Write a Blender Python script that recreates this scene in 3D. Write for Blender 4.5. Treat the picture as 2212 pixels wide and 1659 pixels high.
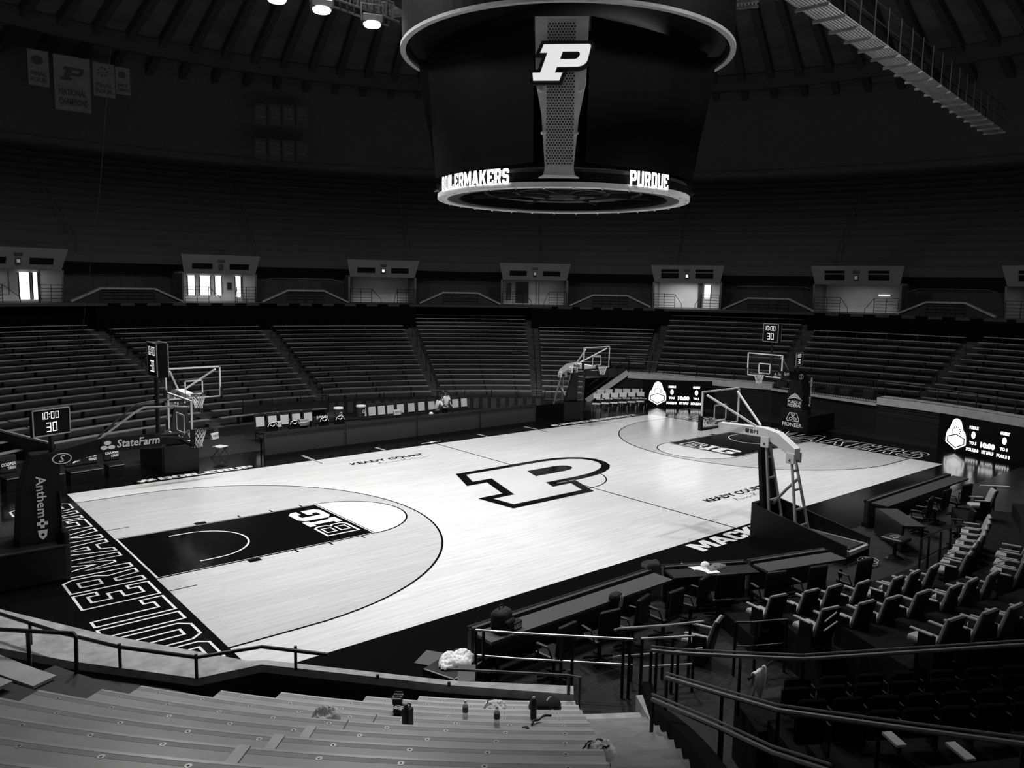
import bpy, bmesh, math, random
from mathutils import Vector, Matrix, noise
from mathutils.geometry import delaunay_2d_cdt
random.seed(7)
PI = math.pi
sc = bpy.context.scene
for o in list(bpy.data.objects): bpy.data.objects.remove(o)
COL = sc.collection
R_ = math.radians
# ---------------------------------------------------------------- camera
CP = Vector((-19.5565, -20.6603, 6.8657)); AZ, EL, RO, FPX = .7001, -.1216, .0172, 1726.62
fw = Vector((math.sin(AZ)*math.cos(EL), math.cos(AZ)*math.cos(EL), math.sin(EL)))
rt = Vector((math.cos(AZ), -math.sin(AZ), 0)); up = rt.cross(fw)
rt, up = rt*math.cos(RO)+up*math.sin(RO), -rt*math.sin(RO)+up*math.cos(RO)
cam = bpy.data.objects.new('camera', bpy.data.cameras.new('camera')); COL.objects.link(cam)
M = Matrix(((rt.x, up.x, -fw.x, CP.x), (rt.y, up.y, -fw.y, CP.y), (rt.z, up.z, -fw.z, CP.z), (0, 0, 0, 1)))
cam.matrix_world = M
cam.data.sensor_width = 36; cam.data.lens = FPX/2212*36; cam.data.clip_end = 300; cam.data.clip_start = .05
sc.camera = cam
# ---------------------------------------------------------------- world, exposure
w = bpy.data.worlds.new('world'); sc.world = w; w.use_nodes = True
WORLD = .07
w.node_tree.nodes['Background'].inputs[0].default_value = (1, 1, 1, 1)
w.node_tree.nodes['Background'].inputs[1].default_value = WORLD
sc.view_settings.view_transform = 'Standard'; sc.view_settings.look = 'None'
sc.view_settings.exposure = 0; sc.view_settings.gamma = 1; sc.view_settings.use_curve_mapping = False
# ---------------------------------------------------------------- arena lamps and added fill spots (hung under the roof, 16 m up)
SPOT = 2950; FILL = 2100
def spot(loc, aim, power, size=105, blend=.9, rad=.35):
    l = bpy.data.lights.new('arena_or_fill_spot', 'SPOT'); l.energy = power; l.spot_size = R_(size); l.spot_blend = blend
    l.shadow_soft_size = rad
    o = bpy.data.objects.new('arena_or_fill_spot', l); COL.objects.link(o); o.location = loc
    d = Vector(aim)-Vector(loc); o.rotation_euler = d.to_track_quat('-Z', 'Y').to_euler()
    return o
LAMPS = [(-9.4, 5.55), (-7.86, 5.56), (-6.28, 5.5), (-4.25, 5.6), (-9, -6.5), (-5.5, -7.5), (-11.5, -1.5), (5.5, 6.2), (9, 5), (4.5, -7), (9, -5)]
for i, (x, y) in enumerate(LAMPS):
    k = (1.0 if x < 0 else 1.28)
    spot((x, y, 15.9 if y > 0 else 14.5), (x*1.05-.6, y*.95-.6, 0), SPOT*k, 93, .8)
for x, y in ((-6, 3), (7, 3.5), (4, -13), (-12, 6)):            # unseen wide fill spots, added to brighten the stands
    spot((x, y, 19.5), (x, y, 0), FILL, 172, .35, .8)

# ================================================================ helpers
def ray(px, py):
    return (fw+rt*((px-1106)/FPX)-up*((py-829.5)/FPX))
def atz(px, py, z):
    d = ray(px, py); return CP+d*((z-CP.z)/d.z)
def aty(px, py, y):
    d = ray(px, py); return CP+d*((y-CP.y)/d.y)
def atx(px, py, x):
    d = ray(px, py); return CP+d*((x-CP.x)/d.x)

def mat(name, v, rough=.6, var=.12, scale=6., metal=0., spec=.5, emit=None, coat=0., stretch=None, alpha=None, trans=0.):
    m = bpy.data.materials.new(name); m.use_nodes = True; nt = m.node_tree; b = nt.nodes['Principled BSDF']
    b.inputs['Roughness'].default_value = rough; b.inputs['Metallic'].default_value = metal
    b.inputs['Specular IOR Level'].default_value = spec; b.inputs['Coat Weight'].default_value = coat
    b.inputs['Base Color'].default_value = (v, v, v, 1)
    if var > 0:
        tc = nt.nodes.new('ShaderNodeTexCoord'); mp = nt.nodes.new('ShaderNodeMapping'); nz = nt.nodes.new('ShaderNodeTexNoise'); rp = nt.nodes.new('ShaderNodeMapRange'); cb = nt.nodes.new('ShaderNodeCombineColor')
        nt.links.new(tc.outputs['Object'], mp.inputs[0]); nt.links.new(mp.outputs[0], nz.inputs[0])
        if stretch: mp.inputs['Scale'].default_value = stretch
        nz.inputs['Scale'].default_value = scale; nz.inputs['Detail'].default_value = 4
        rp.inputs['From Min'].default_value = .3; rp.inputs['From Max'].default_value = .7
        rp.inputs['To Min'].default_value = v*(1-var); rp.inputs['To Max'].default_value = min(1, v*(1+var))
        nt.links.new(nz.outputs[0], rp.inputs[0])
        for i in range(3): nt.links.new(rp.outputs[0], cb.inputs[i])
        nt.links.new(cb.outputs[0], b.inputs['Base Color'])
    if emit is not None:
        b.inputs['Emission Color'].default_value = (1, 1, 1, 1); b.inputs['Emission Strength'].default_value = emit
    if trans: b.inputs['Transmission Weight'].default_value = trans
    if alpha is not None:
        b.inputs['Alpha'].default_value = alpha
    return m

def wood_mat(name, v, dark=.5):
    """maple boards running along x: board-to-board tone, fine grain and short dark flecks"""
    m = bpy.data.materials.new(name); m.use_nodes = True; nt = m.node_tree; b = nt.nodes['Principled BSDF']; N = nt.nodes.new; L = nt.links.new
    tc = N('ShaderNodeTexCoord')
    br = N('ShaderNodeTexBrick'); br.inputs['Scale'].default_value = 1; br.inputs['Brick Width'].default_value = 1.9; br.inputs['Row Height'].default_value = .057
    br.inputs['Mortar Size'].default_value = .0006; br.offset = .37
    for k, c in (('Color1', .93), ('Color2', 1.06), ('Mortar', .8)): br.inputs[k].default_value = (c, c, c, 1)
    L(tc.outputs['Object'], br.inputs[0])
    def nz(sx, sy, lo, hi, a, bb, off=0.):
        mp = N('ShaderNodeMapping'); mp.inputs['Scale'].default_value = (sx, sy, 1); mp.inputs['Location'].default_value = (off, off, 0)
        n = N('ShaderNodeTexNoise'); n.inputs['Scale'].default_value = 1; n.inputs['Detail'].default_value = 3
        r = N('ShaderNodeMapRange'); r.inputs['From Min'].default_value = lo; r.inputs['From Max'].default_value = hi
        r.inputs['To Min'].default_value = a; r.inputs['To Max'].default_value = bb
        L(tc.outputs['Object'], mp.inputs[0]); L(mp.outputs[0], n.inputs[0]); L(n.outputs[0], r.inputs[0]); return r
    g = nz(1.2, 16, .35, .65, .95, 1.04); fl = nz(2.6, 34, .66, .76, 1., dark, 11.); st = nz(.3, .5, .3, .7, .95, 1.05, 5.)
    def mul(a, c):
        x = N('ShaderNodeMath'); x.operation = 'MULTIPLY'; L(a, x.inputs[0])
        if isinstance(c, float): x.inputs[1].default_value = c
        else: L(c, x.inputs[1])
        return x.outputs[0]
    o = mul(mul(mul(mul(br.outputs[0], g.outputs[0]), fl.outputs[0]), st.outputs[0]), v)
    cb = N('ShaderNodeCombineColor')
    for i in range(3): L(o, cb.inputs[i])
    L(cb.outputs[0], b.inputs['Base Color'])
    b.inputs['Roughness'].default_value = .17; b.inputs['Specular IOR Level'].default_value = .45
    return m

MT = dict(
    wood=wood_mat('maple_light', .66), wood2=wood_mat('maple_stained', .50), black_paint=mat('black_floor_paint', .0035, .14, 0, spec=.3),
    white_paint=mat('white_floor_paint', .72, .3, .03), dark_floor=mat('dark_wood_floor', .016, .35, .5, 3, stretch=(.6, 9, 1)),
    tier=mat('dark_concrete', .045, .8, .25, 2.5), tier2=mat('tread_concrete', .07, .8, .25, 2.5), near_conc=mat('pale_concrete', .22, .75, .25, 3), wall_black=mat('black_wall', .012, .6, .1, 2),
    ledge=mat('ledge_concrete', .34, .7, .25, 5), alu=mat('aluminium_plank', .40, .42, .12, 3, metal=.25), alu_near=mat('grey_bench_board', .44, .36, .22, 1.6), alu_near2=mat('grey_bench_board_wear_sheen', .30, .42, .25, 1.6), alu_near3=mat('bench_edge_highlight', .6, .3, .15, 2), deckup=mat('upper_deck_concrete', .046, .8, .04, 1.5), rail_dim=mat('dull_rail', .11, .5, .1, 4), dim=mat('dim_carpet', .006, .9, .3, 6, spec=.1), matte=mat('matte_black', .004, .9, 0, spec=.05), ledge_r=mat('bright_ledge', .62, .7, .12, 4),
    black=mat('black_metal', .006, .4, 0), blackp=mat('black_plastic', .006, .5, 0), blackc=mat('black_cloth', .007, .9, .3, 20), pad=mat('black_padding', .006, .45, 0, spec=.3),
    steel=mat('galvanised_steel', .45, .35, .1, metal=.3), dsteel=mat('dark_steel', .05, .35, .1, metal=.5), white=mat('white_enamel', .78, .35, .03), offwhite=mat('white_vinyl', .62, .5, .05), greyp=mat('grey_padding', .30, .6, .08),
    net=mat('white_cord', .8, .7, 0), rim=mat('painted_steel_rim', .05, .35, 0), screen=mat('unlit_screen', .006, .6, 0, spec=.1), panel=mat('dark_grey_panel', .035, .6, .1, 1.5),
    led=mat('lit_led', .8, .5, 0, emit=1.5), led2=mat('lit_digits', .6, .5, 0, emit=.9), lamp=mat('lamp_lens', .8, .5, 0, emit=9.), wsign=mat('white_lettering', .93, .5, 0), dtext=mat('black_lettering', .01, .5, 0),
    cloth=mat('white_cloth', .85, .9, .1, 20), paper=mat('paper', .8, .7, .05), glass=mat('clear_acrylic', .1, .05, 0, alpha=.03, spec=.3), roof=mat('roof_deck', .22, .8, .3, .4, stretch=(1, 1, 1)), rib=mat('roof_rib', .10, .7, .1),
    banner=mat('banner_cloth', .34, .8, .1, 3), bantext=mat('banner_ink', .12, .8, 0), fascia=mat('portal_fascia', .17, .7, .1, 1), room=mat('concourse_paint', .6, .7, .1, 1), daylight=mat('bright_window', .8, .5, 0, emit=1.6),
    carpet=mat('dark_carpet', .02, .9, .3, 8), tabletop=mat('grey_tabletop', .065, .5, .06, 2), skin=mat('skin', .3, .6, .05), hair=mat('dark_hair', .01, .7, .1), alu_dim=mat('catwalk_steel', .30, .5, .15, 3), lbl=mat('grey_print', .3, .6, 0), grey=mat('mid_grey', .15, .6, .1))

def link(name, me, parent=None, loc=None, rot=None):
    o = bpy.data.objects.new(name, me); COL.objects.link(o)
    if parent: o.parent = parent
    if loc is not None: o.location = loc
    if rot is not None: o.rotation_euler = rot
    return o
def thing(name, label, cat, loc=(0, 0, 0), rz=0., group=None, kind=None):
    o = link(name, None, None, loc, (0, 0, rz)); o['label'] = label; o['category'] = cat
    if group: o['group'] = group
    if kind: o['kind'] = kind
    o.empty_display_size = .1
    return o
def tag(o, label, cat, group=None, kind=None):
    o['label'] = label; o['category'] = cat
    if group: o['group'] = group
    if kind: o['kind'] = kind
    return o
def dup(root, loc, rz, label=None, group=None):
    r = root.copy(); COL.objects.link(r); r.location = loc; r.rotation_euler = (0, 0, rz)
    if label: r['label'] = label
    if group: r['group'] = group
    for ch in list(root.children):
        c = ch.copy(); COL.objects.link(c); c.parent = r
        for g in ch.children:
            d = g.copy(); COL.objects.link(d); d.parent = c
    return r

class MB:
    """collects geometry for ONE mesh"""
    def __init__(s): s.v = []; s.f = []; s.mi = []; s.m = []; s.cur = 0
    def use(s, m):
        if isinstance(m, str): m = MT[m]
        if m not in s.m: s.m.append(m)
        s.cur = s.m.index(m); return s
    def add(s, vs, fs):
        n = len(s.v); s.v += [tuple(v) for v in vs]; s.f += [tuple(i+n for i in f) for f in fs]; s.mi += [s.cur]*len(fs); return s
    def box(s, c, d, rz=0., tilt=None):
        hx, hy, hz = d[0]/2, d[1]/2, d[2]/2
        T = Matrix.Rotation(rz, 3, 'Z')
        if tilt: T = T @ Matrix.Rotation(tilt[1], 3, tilt[0])
        vs = [Vector(c)+T @ Vector((x*hx, y*hy, z*hz)) for z in (-1, 1) for y in (-1, 1) for x in (-1, 1)]
        return s.add(vs, [(0, 2, 3, 1), (4, 5, 7, 6), (0, 1, 5, 4), (2, 6, 7, 3), (0, 4, 6, 2), (1, 3, 7, 5)])
    def rbox(s, c, d, b=.02, rz=0., tilt=None, seg=2):
        bm = bmesh.new(); bmesh.ops.create_cube(bm, size=1)
        for v in bm.verts: v.co = Vector((v.co.x*d[0], v.co.y*d[1], v.co.z*d[2]))
        bmesh.ops.bevel(bm, geom=bm.edges[:]+bm.verts[:], offset=min(b, min(d)*.48), segments=seg, affect='EDGES', profile=.5)
        T = Matrix.Rotation(rz, 3, 'Z')
        if tilt: T = T @ Matrix.Rotation(tilt[1], 3, tilt[0])
        bm.verts.index_update()
        s.add([Vector(c)+T @ v.co for v in bm.verts], [[v.index for v in f.verts] for f in bm.faces]); bm.free(); return s
    def beam(s, a, b, wd, ht, upv=(0, 0, 1)):
        a, b = Vector(a), Vector(b); d = (b-a).normalized(); u = Vector(upv); sd = d.cross(u)
        if sd.length < 1e-4: sd = d.cross(Vector((1, 0, 0)))
        sd.normalize(); u = sd.cross(d)
        vs = [p+sd*(x*wd/2)+u*(y*ht/2) for p in (a, b) for x, y in ((-1, -1), (1, -1), (1, 1), (-1, 1))]
        return s.add(vs, [(0, 1, 2, 3), (7, 6, 5, 4), (0, 4, 5, 1), (1, 5, 6, 2), (2, 6, 7, 3), (3, 7, 4, 0)])
    def tube(s, pts, r, n=8, closed=False):
        pts = [Vector(p) for p in pts]; N = len(pts); rings = []; prev = None
        for i, p in enumerate(pts):
            if closed: d = (pts[(i+1) % N]-pts[i-1])
            else: d = (pts[min(i+1, N-1)]-pts[max(i-1, 0)])
            d.normalize()
            if prev is None:
                u = Vector((0, 0, 1)) if abs(d.z) < .9 else Vector((1, 0, 0))
            else: u = prev
            sd = d.cross(u); sd.normalize(); u = sd.cross(d); prev = u
            rr = r[i] if isinstance(r, (list, tuple)) else r
            rings.append([p+(sd*math.cos(2*PI*k/n)+u*math.sin(2*PI*k/n))*rr for k in range(n)])
        vs = [v for ri in rings for v in ri]; fs = []
        for i in range(N if closed else N-1):
            j = (i+1) % N
            for k in range(n): fs.append((i*n+k, i*n+(k+1) % n, j*n+(k+1) % n, j*n+k))
        if not closed: fs += [tuple(reversed(range(n))), tuple(range((N-1)*n, N*n))]
        return s.add(vs, fs)
    def lathe(s, prof, c=(0, 0, 0), n=16):
        vs = []; fs = []
        for (r, z) in prof:
            for k in range(n): vs.append((c[0]+r*math.cos(2*PI*k/n), c[1]+r*math.sin(2*PI*k/n), c[2]+z))
        for i in range(len(prof)-1):
            for k in range(n): fs.append((i*n+k, i*n+(k+1) % n, (i+1)*n+(k+1) % n, (i+1)*n+k))
        fs += [tuple(reversed(range(n))), tuple(range((len(prof)-1)*n, len(prof)*n))]
        return s.add(vs, fs)
    def quad(s, *p): return s.add(p, [(0, 1, 2, 3)])
    def poly(s, loops, T=None, depth=0.):
        """filled 2D polygon with holes, placed by function/matrix T (x,y,0)->world; optional depth along T's z"""
        T = T or Matrix(); V2 = []; Fc = []; Ed = []
        for lp in loops:
            n0 = len(V2); V2 += [Vector((p[0], p[1])) for p in lp]; Ed += [(n0+i, n0+(i+1) % len(lp)) for i in range(len(lp))]
        r = delaunay_2d_cdt(V2, Ed, [], 0, 1e-6); flat = [Vector((v.x, v.y, 0)) for v in r[0]]; n = len(flat); fs = []
        def inside(x, y):
            c = False
            for lp in loops:
                for i in range(len(lp)):
                    (x0, y0), (x1, y1) = lp[i-1][:2], lp[i][:2]
                    if (y0 > y) != (y1 > y) and x < (x1-x0)*(y-y0)/(y1-y0)+x0: c = not c
            return c
        for t in r[2]:
            a, b, c = (flat[i] for i in t)
            if inside((a.x+b.x+c.x)/3, (a.y+b.y+c.y)/3): fs.append(tuple(t) if (b-a).cross(c-a).z > 0 else tuple(reversed(t)))
        vs = [T @ Vector((v.x, v.y, depth)) for v in flat]
        if depth:
            vs += [T @ v for v in flat]; fs += [tuple(i+n for i in reversed(f)) for f in fs]; o = 0
            for lp in loops:
                m = len(lp)
                for i in range(m): j = (i+1) % m; fs.append((o+i, o+j, o+j+n, o+i+n))
                o += m
        return s.add(vs, fs)
    def ring2(s, lp, d, T=None, depth=0.):
        """outline of a 2D loop, d wide to the inside"""
        inn = offset(lp, -d); T = T or Matrix(); m = len(lp)
        vs = [T @ Vector((p[0], p[1], depth)) for p in lp]+[T @ Vector((p[0], p[1], depth)) for p in inn]
        return s.add(vs, [(i, (i+1) % m, (i+1) % m+m, i+m) for i in range(m)])
    def build(s, name, m=None, parent=None, loc=None, rot=None, smooth=False):
        me = bpy.data.meshes.new(name); me.from_pydata(s.v, [], s.f)
        if m is not None: me.materials.append(MT[m] if isinstance(m, str) else m)
        else:
            for x in s.m: me.materials.append(x)
            me.polygons.foreach_set('material_index', s.mi)
        if smooth: me.polygons.foreach_set('use_smooth', [True]*len(me.polygons))
        me.update(); return link(name, me, parent, loc, rot)

def area2(lp): return sum(lp[i][0]*lp[(i+1) % len(lp)][1]-lp[(i+1) % len(lp)][0]*lp[i][1] for i in range(len(lp)))/2
def offset(lp, d):
    """mitred polygon offset, + = outwards"""
    sg = 1 if area2(lp) > 0 else -1; n = len(lp); out = []
    for i in range(n):
        p0, p1, p2 = Vector(lp[i-1][:2]), Vector(lp[i][:2]), Vector(lp[(i+1) % n][:2])
        a = (p1-p0).normalized(); b = (p2-p1).normalized()
        na = Vector((a.y, -a.x))*sg; nb = Vector((b.y, -b.x))*sg
        k = na+nb; q = max(.25, (1+na.dot(nb)))
        out.append(tuple(p1+k*(d/q)))
    return out
def place2(o, xdir, ydir):
    """matrix taking (x,y,z) to o + x*xdir + y*ydir + z*normal"""
    x, y = Vector(xdir), Vector(ydir); z = x.cross(y).normalized()
    return Matrix(((x.x, y.x, z.x, o[0]), (x.y, y.y, z.y, o[1]), (x.z, y.z, z.z, o[2]), (0, 0, 0, 1)))
def text_tris(s, size=1., bold=0., width=None, height=None, shear=0., space=1.):
    cu = bpy.data.curves.new('t', 'FONT'); cu.body = s; cu.size = size; cu.offset = bold; cu.shear = shear; cu.space_character = space; cu.resolution_u = 2
    o = bpy.data.objects.new('t', cu); COL.objects.link(o)
    dg = bpy.context.evaluated_depsgraph_get(); dg.update(); me = bpy.data.meshes.new_from_object(o.evaluated_get(dg))
    vs = [v.co.copy() for v in me.vertices]; fs = [tuple(p.vertices) for p in me.polygons]
    bpy.data.objects.remove(o); bpy.data.curves.remove(cu); bpy.data.meshes.remove(me)
    x0 = min(v.x for v in vs); x1 = max(v.x for v in vs); y0 = min(v.y for v in vs); y1 = max(v.y for v in vs)
    sx = width/(x1-x0) if width else 1; sy = height/(y1-y0) if height else sx
    if not width: sx = sy if height else 1
    return [Vector(((v.x-x0)*sx, (v.y-y0)*sy, 0)) for v in vs], fs, (x1-x0)*sx, (y1-y0)*sy
def text(mb, s, T, width=None, height=None, bold=0., shear=0., space=1., center=False):
    vs, fs, W, H = text_tris(s, 1, bold, width, height, shear, space)
    c = Vector((W/2, H/2, 0)) if center else Vector((0, 0, 0))
    mb.add([T @ (v-c) for v in vs], fs); return W

# ---- block letters drawn on a unit cell (x 0..1, y 0..1); first loop is the outline, others are counters
G = dict(
 B=[[(0, 0), (.85, 0), (1, .12), (1, .42), (.9, .5), (1, .58), (1, .88), (.85, 1), (0, 1)], [(.34, .18), (.68, .18), (.68, .4), (.34, .4)], [(.34, .6), (.68, .6), (.68, .82), (.34, .82)]],
 O=[[(.2, 0), (.8, 0), (1, .14), (1, .86), (.8, 1), (.2, 1), (0, .86), (0, .14)], [(.38, .2), (.62, .2), (.62, .8), (.38, .8)]],
 I=[[(0, 0), (1, 0), (1, 1), (0, 1)]],
 L=[[(0, 0), (1, 0), (1, .32), (.68, .32), (.68, .19), (.38, .19), (.38, 1), (0, 1)]],
 E=[[(0, 0), (1, 0), (1, .32), (.72, .32), (.72, .19), (.38, .19), (.38, .4), (.76, .4), (.76, .6), (.38, .6), (.38, .81), (.72, .81), (.72, .68), (1, .68), (1, 1), (0, 1)]],
 R=[[(0, 0), (.36, 0), (.36, .34), (.5, .34), (.64, 0), (1, 0), (.84, .4), (1, .54), (1, .86), (.82, 1), (0, 1)], [(.36, .56), (.64, .56), (.64, .8), (.36, .8)]],
 M=[[(0, 0), (.26, 0), (.26, .6), (.43, .15), (.57, .15), (.74, .6), (.74, 0), (1, 0), (1, 1), (.72, 1), (.5, .5), (.28, 1), (0, 1)]],
 A=[[(0, 0), (.28, 0), (.34, .18), (.66, .18), (.72, 0), (1, 0), (.68, 1), (.32, 1)], [(.41, .36), (.59, .36), (.5, .7)]],
 K=[[(0, 0), (.32, 0), (.32, .3), (.42, .4), (.64, 0), (1, 0), (.64, .58), (1, 1), (.64, 1), (.32, .64), (.32, 1), (0, 1)]],
 S=[[(0, .14), (.18, 0), (.82, 0), (1, .14), (1, .46), (.84, .6), (.35, .64), (.35, .81), (.65, .81), (.65, .7), (1, .7), (1, .86), (.82, 1), (.18, 1), (0, .86), (0, .54), (.16, .41), (.65, .37), (.65, .19), (.35, .19), (.35, .3), (0, .3)]],
 G=[[(.2, 0), (.8, 0), (1, .14), (1, .54), (.52, .54), (.52, .37), (.66, .37), (.66, .2), (.36, .2), (.36, .8), (.66, .8), (.66, .68), (1, .68), (1, .86), (.8, 1), (.2, 1), (0, .86), (0, .14)]],
 N=[[(0, 0), (.3, 0), (.3, .5), (.68, 0), (1, 0), (1, 1), (.7, 1), (.7, .5), (.32, 1), (0, 1)]],
 P=[[(0, 0), (.36, 0), (.36, .34), (.84, .34), (1, .48), (1, .86), (.84, 1), (0, 1)], [(.36, .54), (.66, .54), (.66, .8), (.36, .8)]],
 U=[[(.18, 0), (.82, 0), (1, .14), (1, 1), (.66, 1), (.66, .2), (.34, .2), (.34, 1), (0, 1), (0, .14)]],
 D=[[(0, 0), (.8, 0), (1, .14), (1, .86), (.8, 1), (0, 1)], [(.35, .2), (.65, .2), (.65, .8), (.35, .8)]],
 C=[[(.2, 0), (.8, 0), (1, .14), (1, .36), (.66, .36), (.66, .2), (.36, .2), (.36, .8), (.66, .8), (.66, .64), (1, .64), (1, .86), (.8, 1), (.2, 1), (0, .86), (0, .14)]],
 Y=[[(.33, 0), (.67, 0), (.67, .4), (1, 1), (.64, 1), (.5, .68), (.36, 1), (0, 1), (.33, .4)]],
 T=[[(.33, 0), (.67, 0), (.67, .78), (1, .78), (1, 1), (0, 1), (0, .78), (.33, .78)]],
)
GW = dict(I=.5, M=1.4, A=1.25, K=1.15)
def block(mb, s, T, total, h, gap=.12, outline=0., bold=0.):
    """block lettering, total width and height h; outline>0 draws only the contour"""
    ws = [GW.get(c, 1.) if c != ' ' else .6 for c in s]; u = total/(sum(ws)+gap*(len(s)-1)); x = 0
    for c, wd in zip(s, ws):
        if c in G:
            loops = [[(x+p[0]*wd*u, p[1]*h) for p in lp] for lp in G[c]]
            if outline:
                for i, lp in enumerate(loops): mb.ring2(lp, outline if i == 0 else -outline, T)
            else: mb.poly(loops, T)
        x += (wd+gap)*u
def arc(cx, cy, r, a0, a1, n): return [(cx+r*math.cos(a0+(a1-a0)*i/n), cy+r*math.sin(a0+(a1-a0)*i/n)) for i in range(n+1)]
def P_loops(h, cx=0, cy=0, rnd=False):
    """slanted slab letter P, height h, centred"""
    k = h/178.
    o = [(1022, 440), (1018, 402), (1057, 402), (1092, 303), (1055, 303), (1073, 262), (1300, 262), (1309, 264), (1312, 272), (1297, 340), (1288, 355), (1272, 366), (1250, 372), (1142, 373), (1132, 402), (1170, 402), (1155, 440)]
    i = [(1170, 298), (1245, 298), (1256, 303), (1258, 313), (1250, 327), (1238, 334), (1157, 335)]
    if rnd:
        o = o[:6]+[(1240, 262), (1268, 265), (1292, 273), (1309, 286), (1316, 302), (1314, 320), (1304, 338), (1288, 352), (1266, 363), (1240, 370), (1210, 373)]+o[13:]
        i = [(1170, 298), (1232, 298), (1245, 301), (1253, 308), (1254, 316), (1248, 326), (1238, 332), (1222, 335), (1157, 335)]
    f = lambda L: [((x-1165)*k+cx, (351-y)*k+cy) for x, y in reversed(L)]
    return f(o), f(i)
def strip(mb, pts, wd, z):
    """flat painted line of width wd through 2D pts"""
    n = len(pts); vs = []
    for i, p in enumerate(pts):
        a = Vector(pts[max(i-1, 0)]); b = Vector(pts[min(i+1, n-1)]); d = (b-a).normalized(); q = Vector((-d.y, d.x))*wd/2
        vs += [(p[0]+q.x, p[1]+q.y, z), (p[0]-q.x, p[1]-q.y, z)]
    mb.add(vs, [(2*i, 2*i+1, 2*i+3, 2*i+2) for i in range(n-1)])
# ================================================================ floor and court paint (one structure, painted sheets as its parts)
L2, W2 = 14.325, 7.62
fl = MB().box((2, 0, -.05), (50, 44, .1)).build('floor', 'dark_floor'); fl['kind'] = 'structure'
ap = MB().use('black_paint')
ap.add([(-17.6, -9.75, .003), (17.6, -9.75, .003), (17.6, 10.6, .003), (-17.6, 10.6, .003)], [(0, 1, 2, 3)])
ap.build('apron', None, fl)
wd = MB().use('wood').add([(-L2, -W2, .006), (L2, -W2, .006), (L2, W2, .006), (-L2, W2, .006)], [(0, 1, 2, 3)])
wd.build('playing_boards', None, fl)
st = MB(); ln = MB(); kp = MB(); wl = MB()
RA = 6.32
for s in (-1, 1):
    hx = s*(L2-1.6); t0 = math.asin(6.31/RA)
    a = [(s*L2, 6.31), (hx, 6.31)]+[(hx-s*RA*math.sin(t), RA*math.cos(t)) for t in [PI*i/48 for i in range(1, 48)]]+[(hx, -6.31), (s*L2, -6.31)]
    st.use('wood2').poly([a], Matrix.Translation((0, 0, .008)))
    fx = s*(L2-5.79)
    ln.use('wood').poly([[(fx, 1.83)]+[(fx-s*1.83*math.sin(t), 1.83*math.cos(t)) for t in [PI*i/32 for i in range(1, 32)]]+[(fx, -1.83)]], Matrix.Translation((0, 0, .010)))
    ln.use('black_paint'); strip(ln, a, .055, .012)
    strip(ln, [(fx-s*1.83*math.sin(t), 1.83*math.cos(t)) for t in [PI*i/32 for i in range(0, 33)]], .05, .013)
    kp.use('black_paint').add([(s*L2, -1.83, .014), (fx, -1.83, .014), (fx, 1.83, .014), (s*L2, 1.83, .014)], [(0, 1, 2, 3)])
    wl.use('white_paint')
    strip(wl, [(s*L2, 1.77), (fx, 1.77)], .018, .016); strip(wl, [(s*L2, -1.77), (fx, -1.77)], .018, .016); strip(wl, [(fx+s*.05, 1.8), (fx+s*.05, -1.8)], .03, .016)
    strip(wl, [(s*(L2-.03), -1.8), (s*(L2-.03), 1.8)], .05, .016)
    strip(wl, [(hx+s*.4, 1.22), (hx, 1.22)]+[(hx-s*1.22*math.sin(t), 1.22*math.cos(t)) for t in [PI*i/32 for i in range(1, 32)]]+[(hx, -1.22), (hx+s*.4, -1.22)], .05, .016)
    ln.use('black_paint')
    for sy in (-1, 1):
        ln.box((s*(L2-2.28), sy*1.95, .012), (.31, .2, .004))
        for d in (3.4, 4.37, 5.33): ln.box((s*(L2-d), sy*1.93, .012), (.05, .2, .004))
        ln.box((s*(L2-.45), sy*2.75, .012), (.9, .035, .004)) if False else None
        strip(ln, [(s*L2, sy*2.75), (s*(L2-.6), sy*2.75)], .035, .012)
    # BIG lettering at the free-throw end of each key, read from the middle of the court
    T = place2((s*(L2-4.58), -s*-1.32 if s > 0 else -1.32, .017), (0, -s, 0), (s*1., 0, 0))
    bm_ = G['B']; k = lambda lp, x0, wd: [(x0+p[0]*wd, p[1]*1.02-1.02) for p in lp]
    for i, lp in enumerate(bm_):
        if i == 0: wl.ring2(k(lp, 0, .95), .07, T)
        else: wl.ring2(k(lp, 0, .95), -.05, T)
    wl.poly([k([(0, 0), (1, 0), (1, .2), (.75, .2), (.75, .8), (1, .8), (1, 1), (0, 1), (0, .8), (.25, .8), (.25, .2), (0, .2)], 1.06, .5)], T)
    wl.poly([k(G['G'][0], 1.64, 1.02)], T)
ln.use('black_paint')
strip(ln, [(0, -W2), (0, W2)], .05, .012)
strip(ln, arc(0, 0, 1.83, 0, 2*PI, 64), .05, .012)
# sideline marks
wl.use('white_paint')
for x in (-5.75, 5.95):
    strip(wl, [(x-.03, W2), (x-.03, 8.65)], .035, .016); strip(wl, [(x+.05, W2), (x+.05, 8.65)], .035, .016)
    ln.use('black_paint'); strip(ln, [(x, 6.9), (x, W2)], .04, .012)
for x in (-2.55, 2.85): strip(wl, [(x-.03, W2), (x-.03, 8.4)], .035, .016); strip(wl, [(x+.04, W2), (x+.04, 8.4)], .03, .016)
wl.poly([[(-.55, 7.95), (-.1, 8.02), (.1, 8.12), (.15, 8.02), (.5, 8.0), (.5, 7.95), (.1, 7.92), (-.1, 7.82), (-.15, 7.92), (-.55, 7.9)]], Matrix.Translation((0, 0, .016)))
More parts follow.
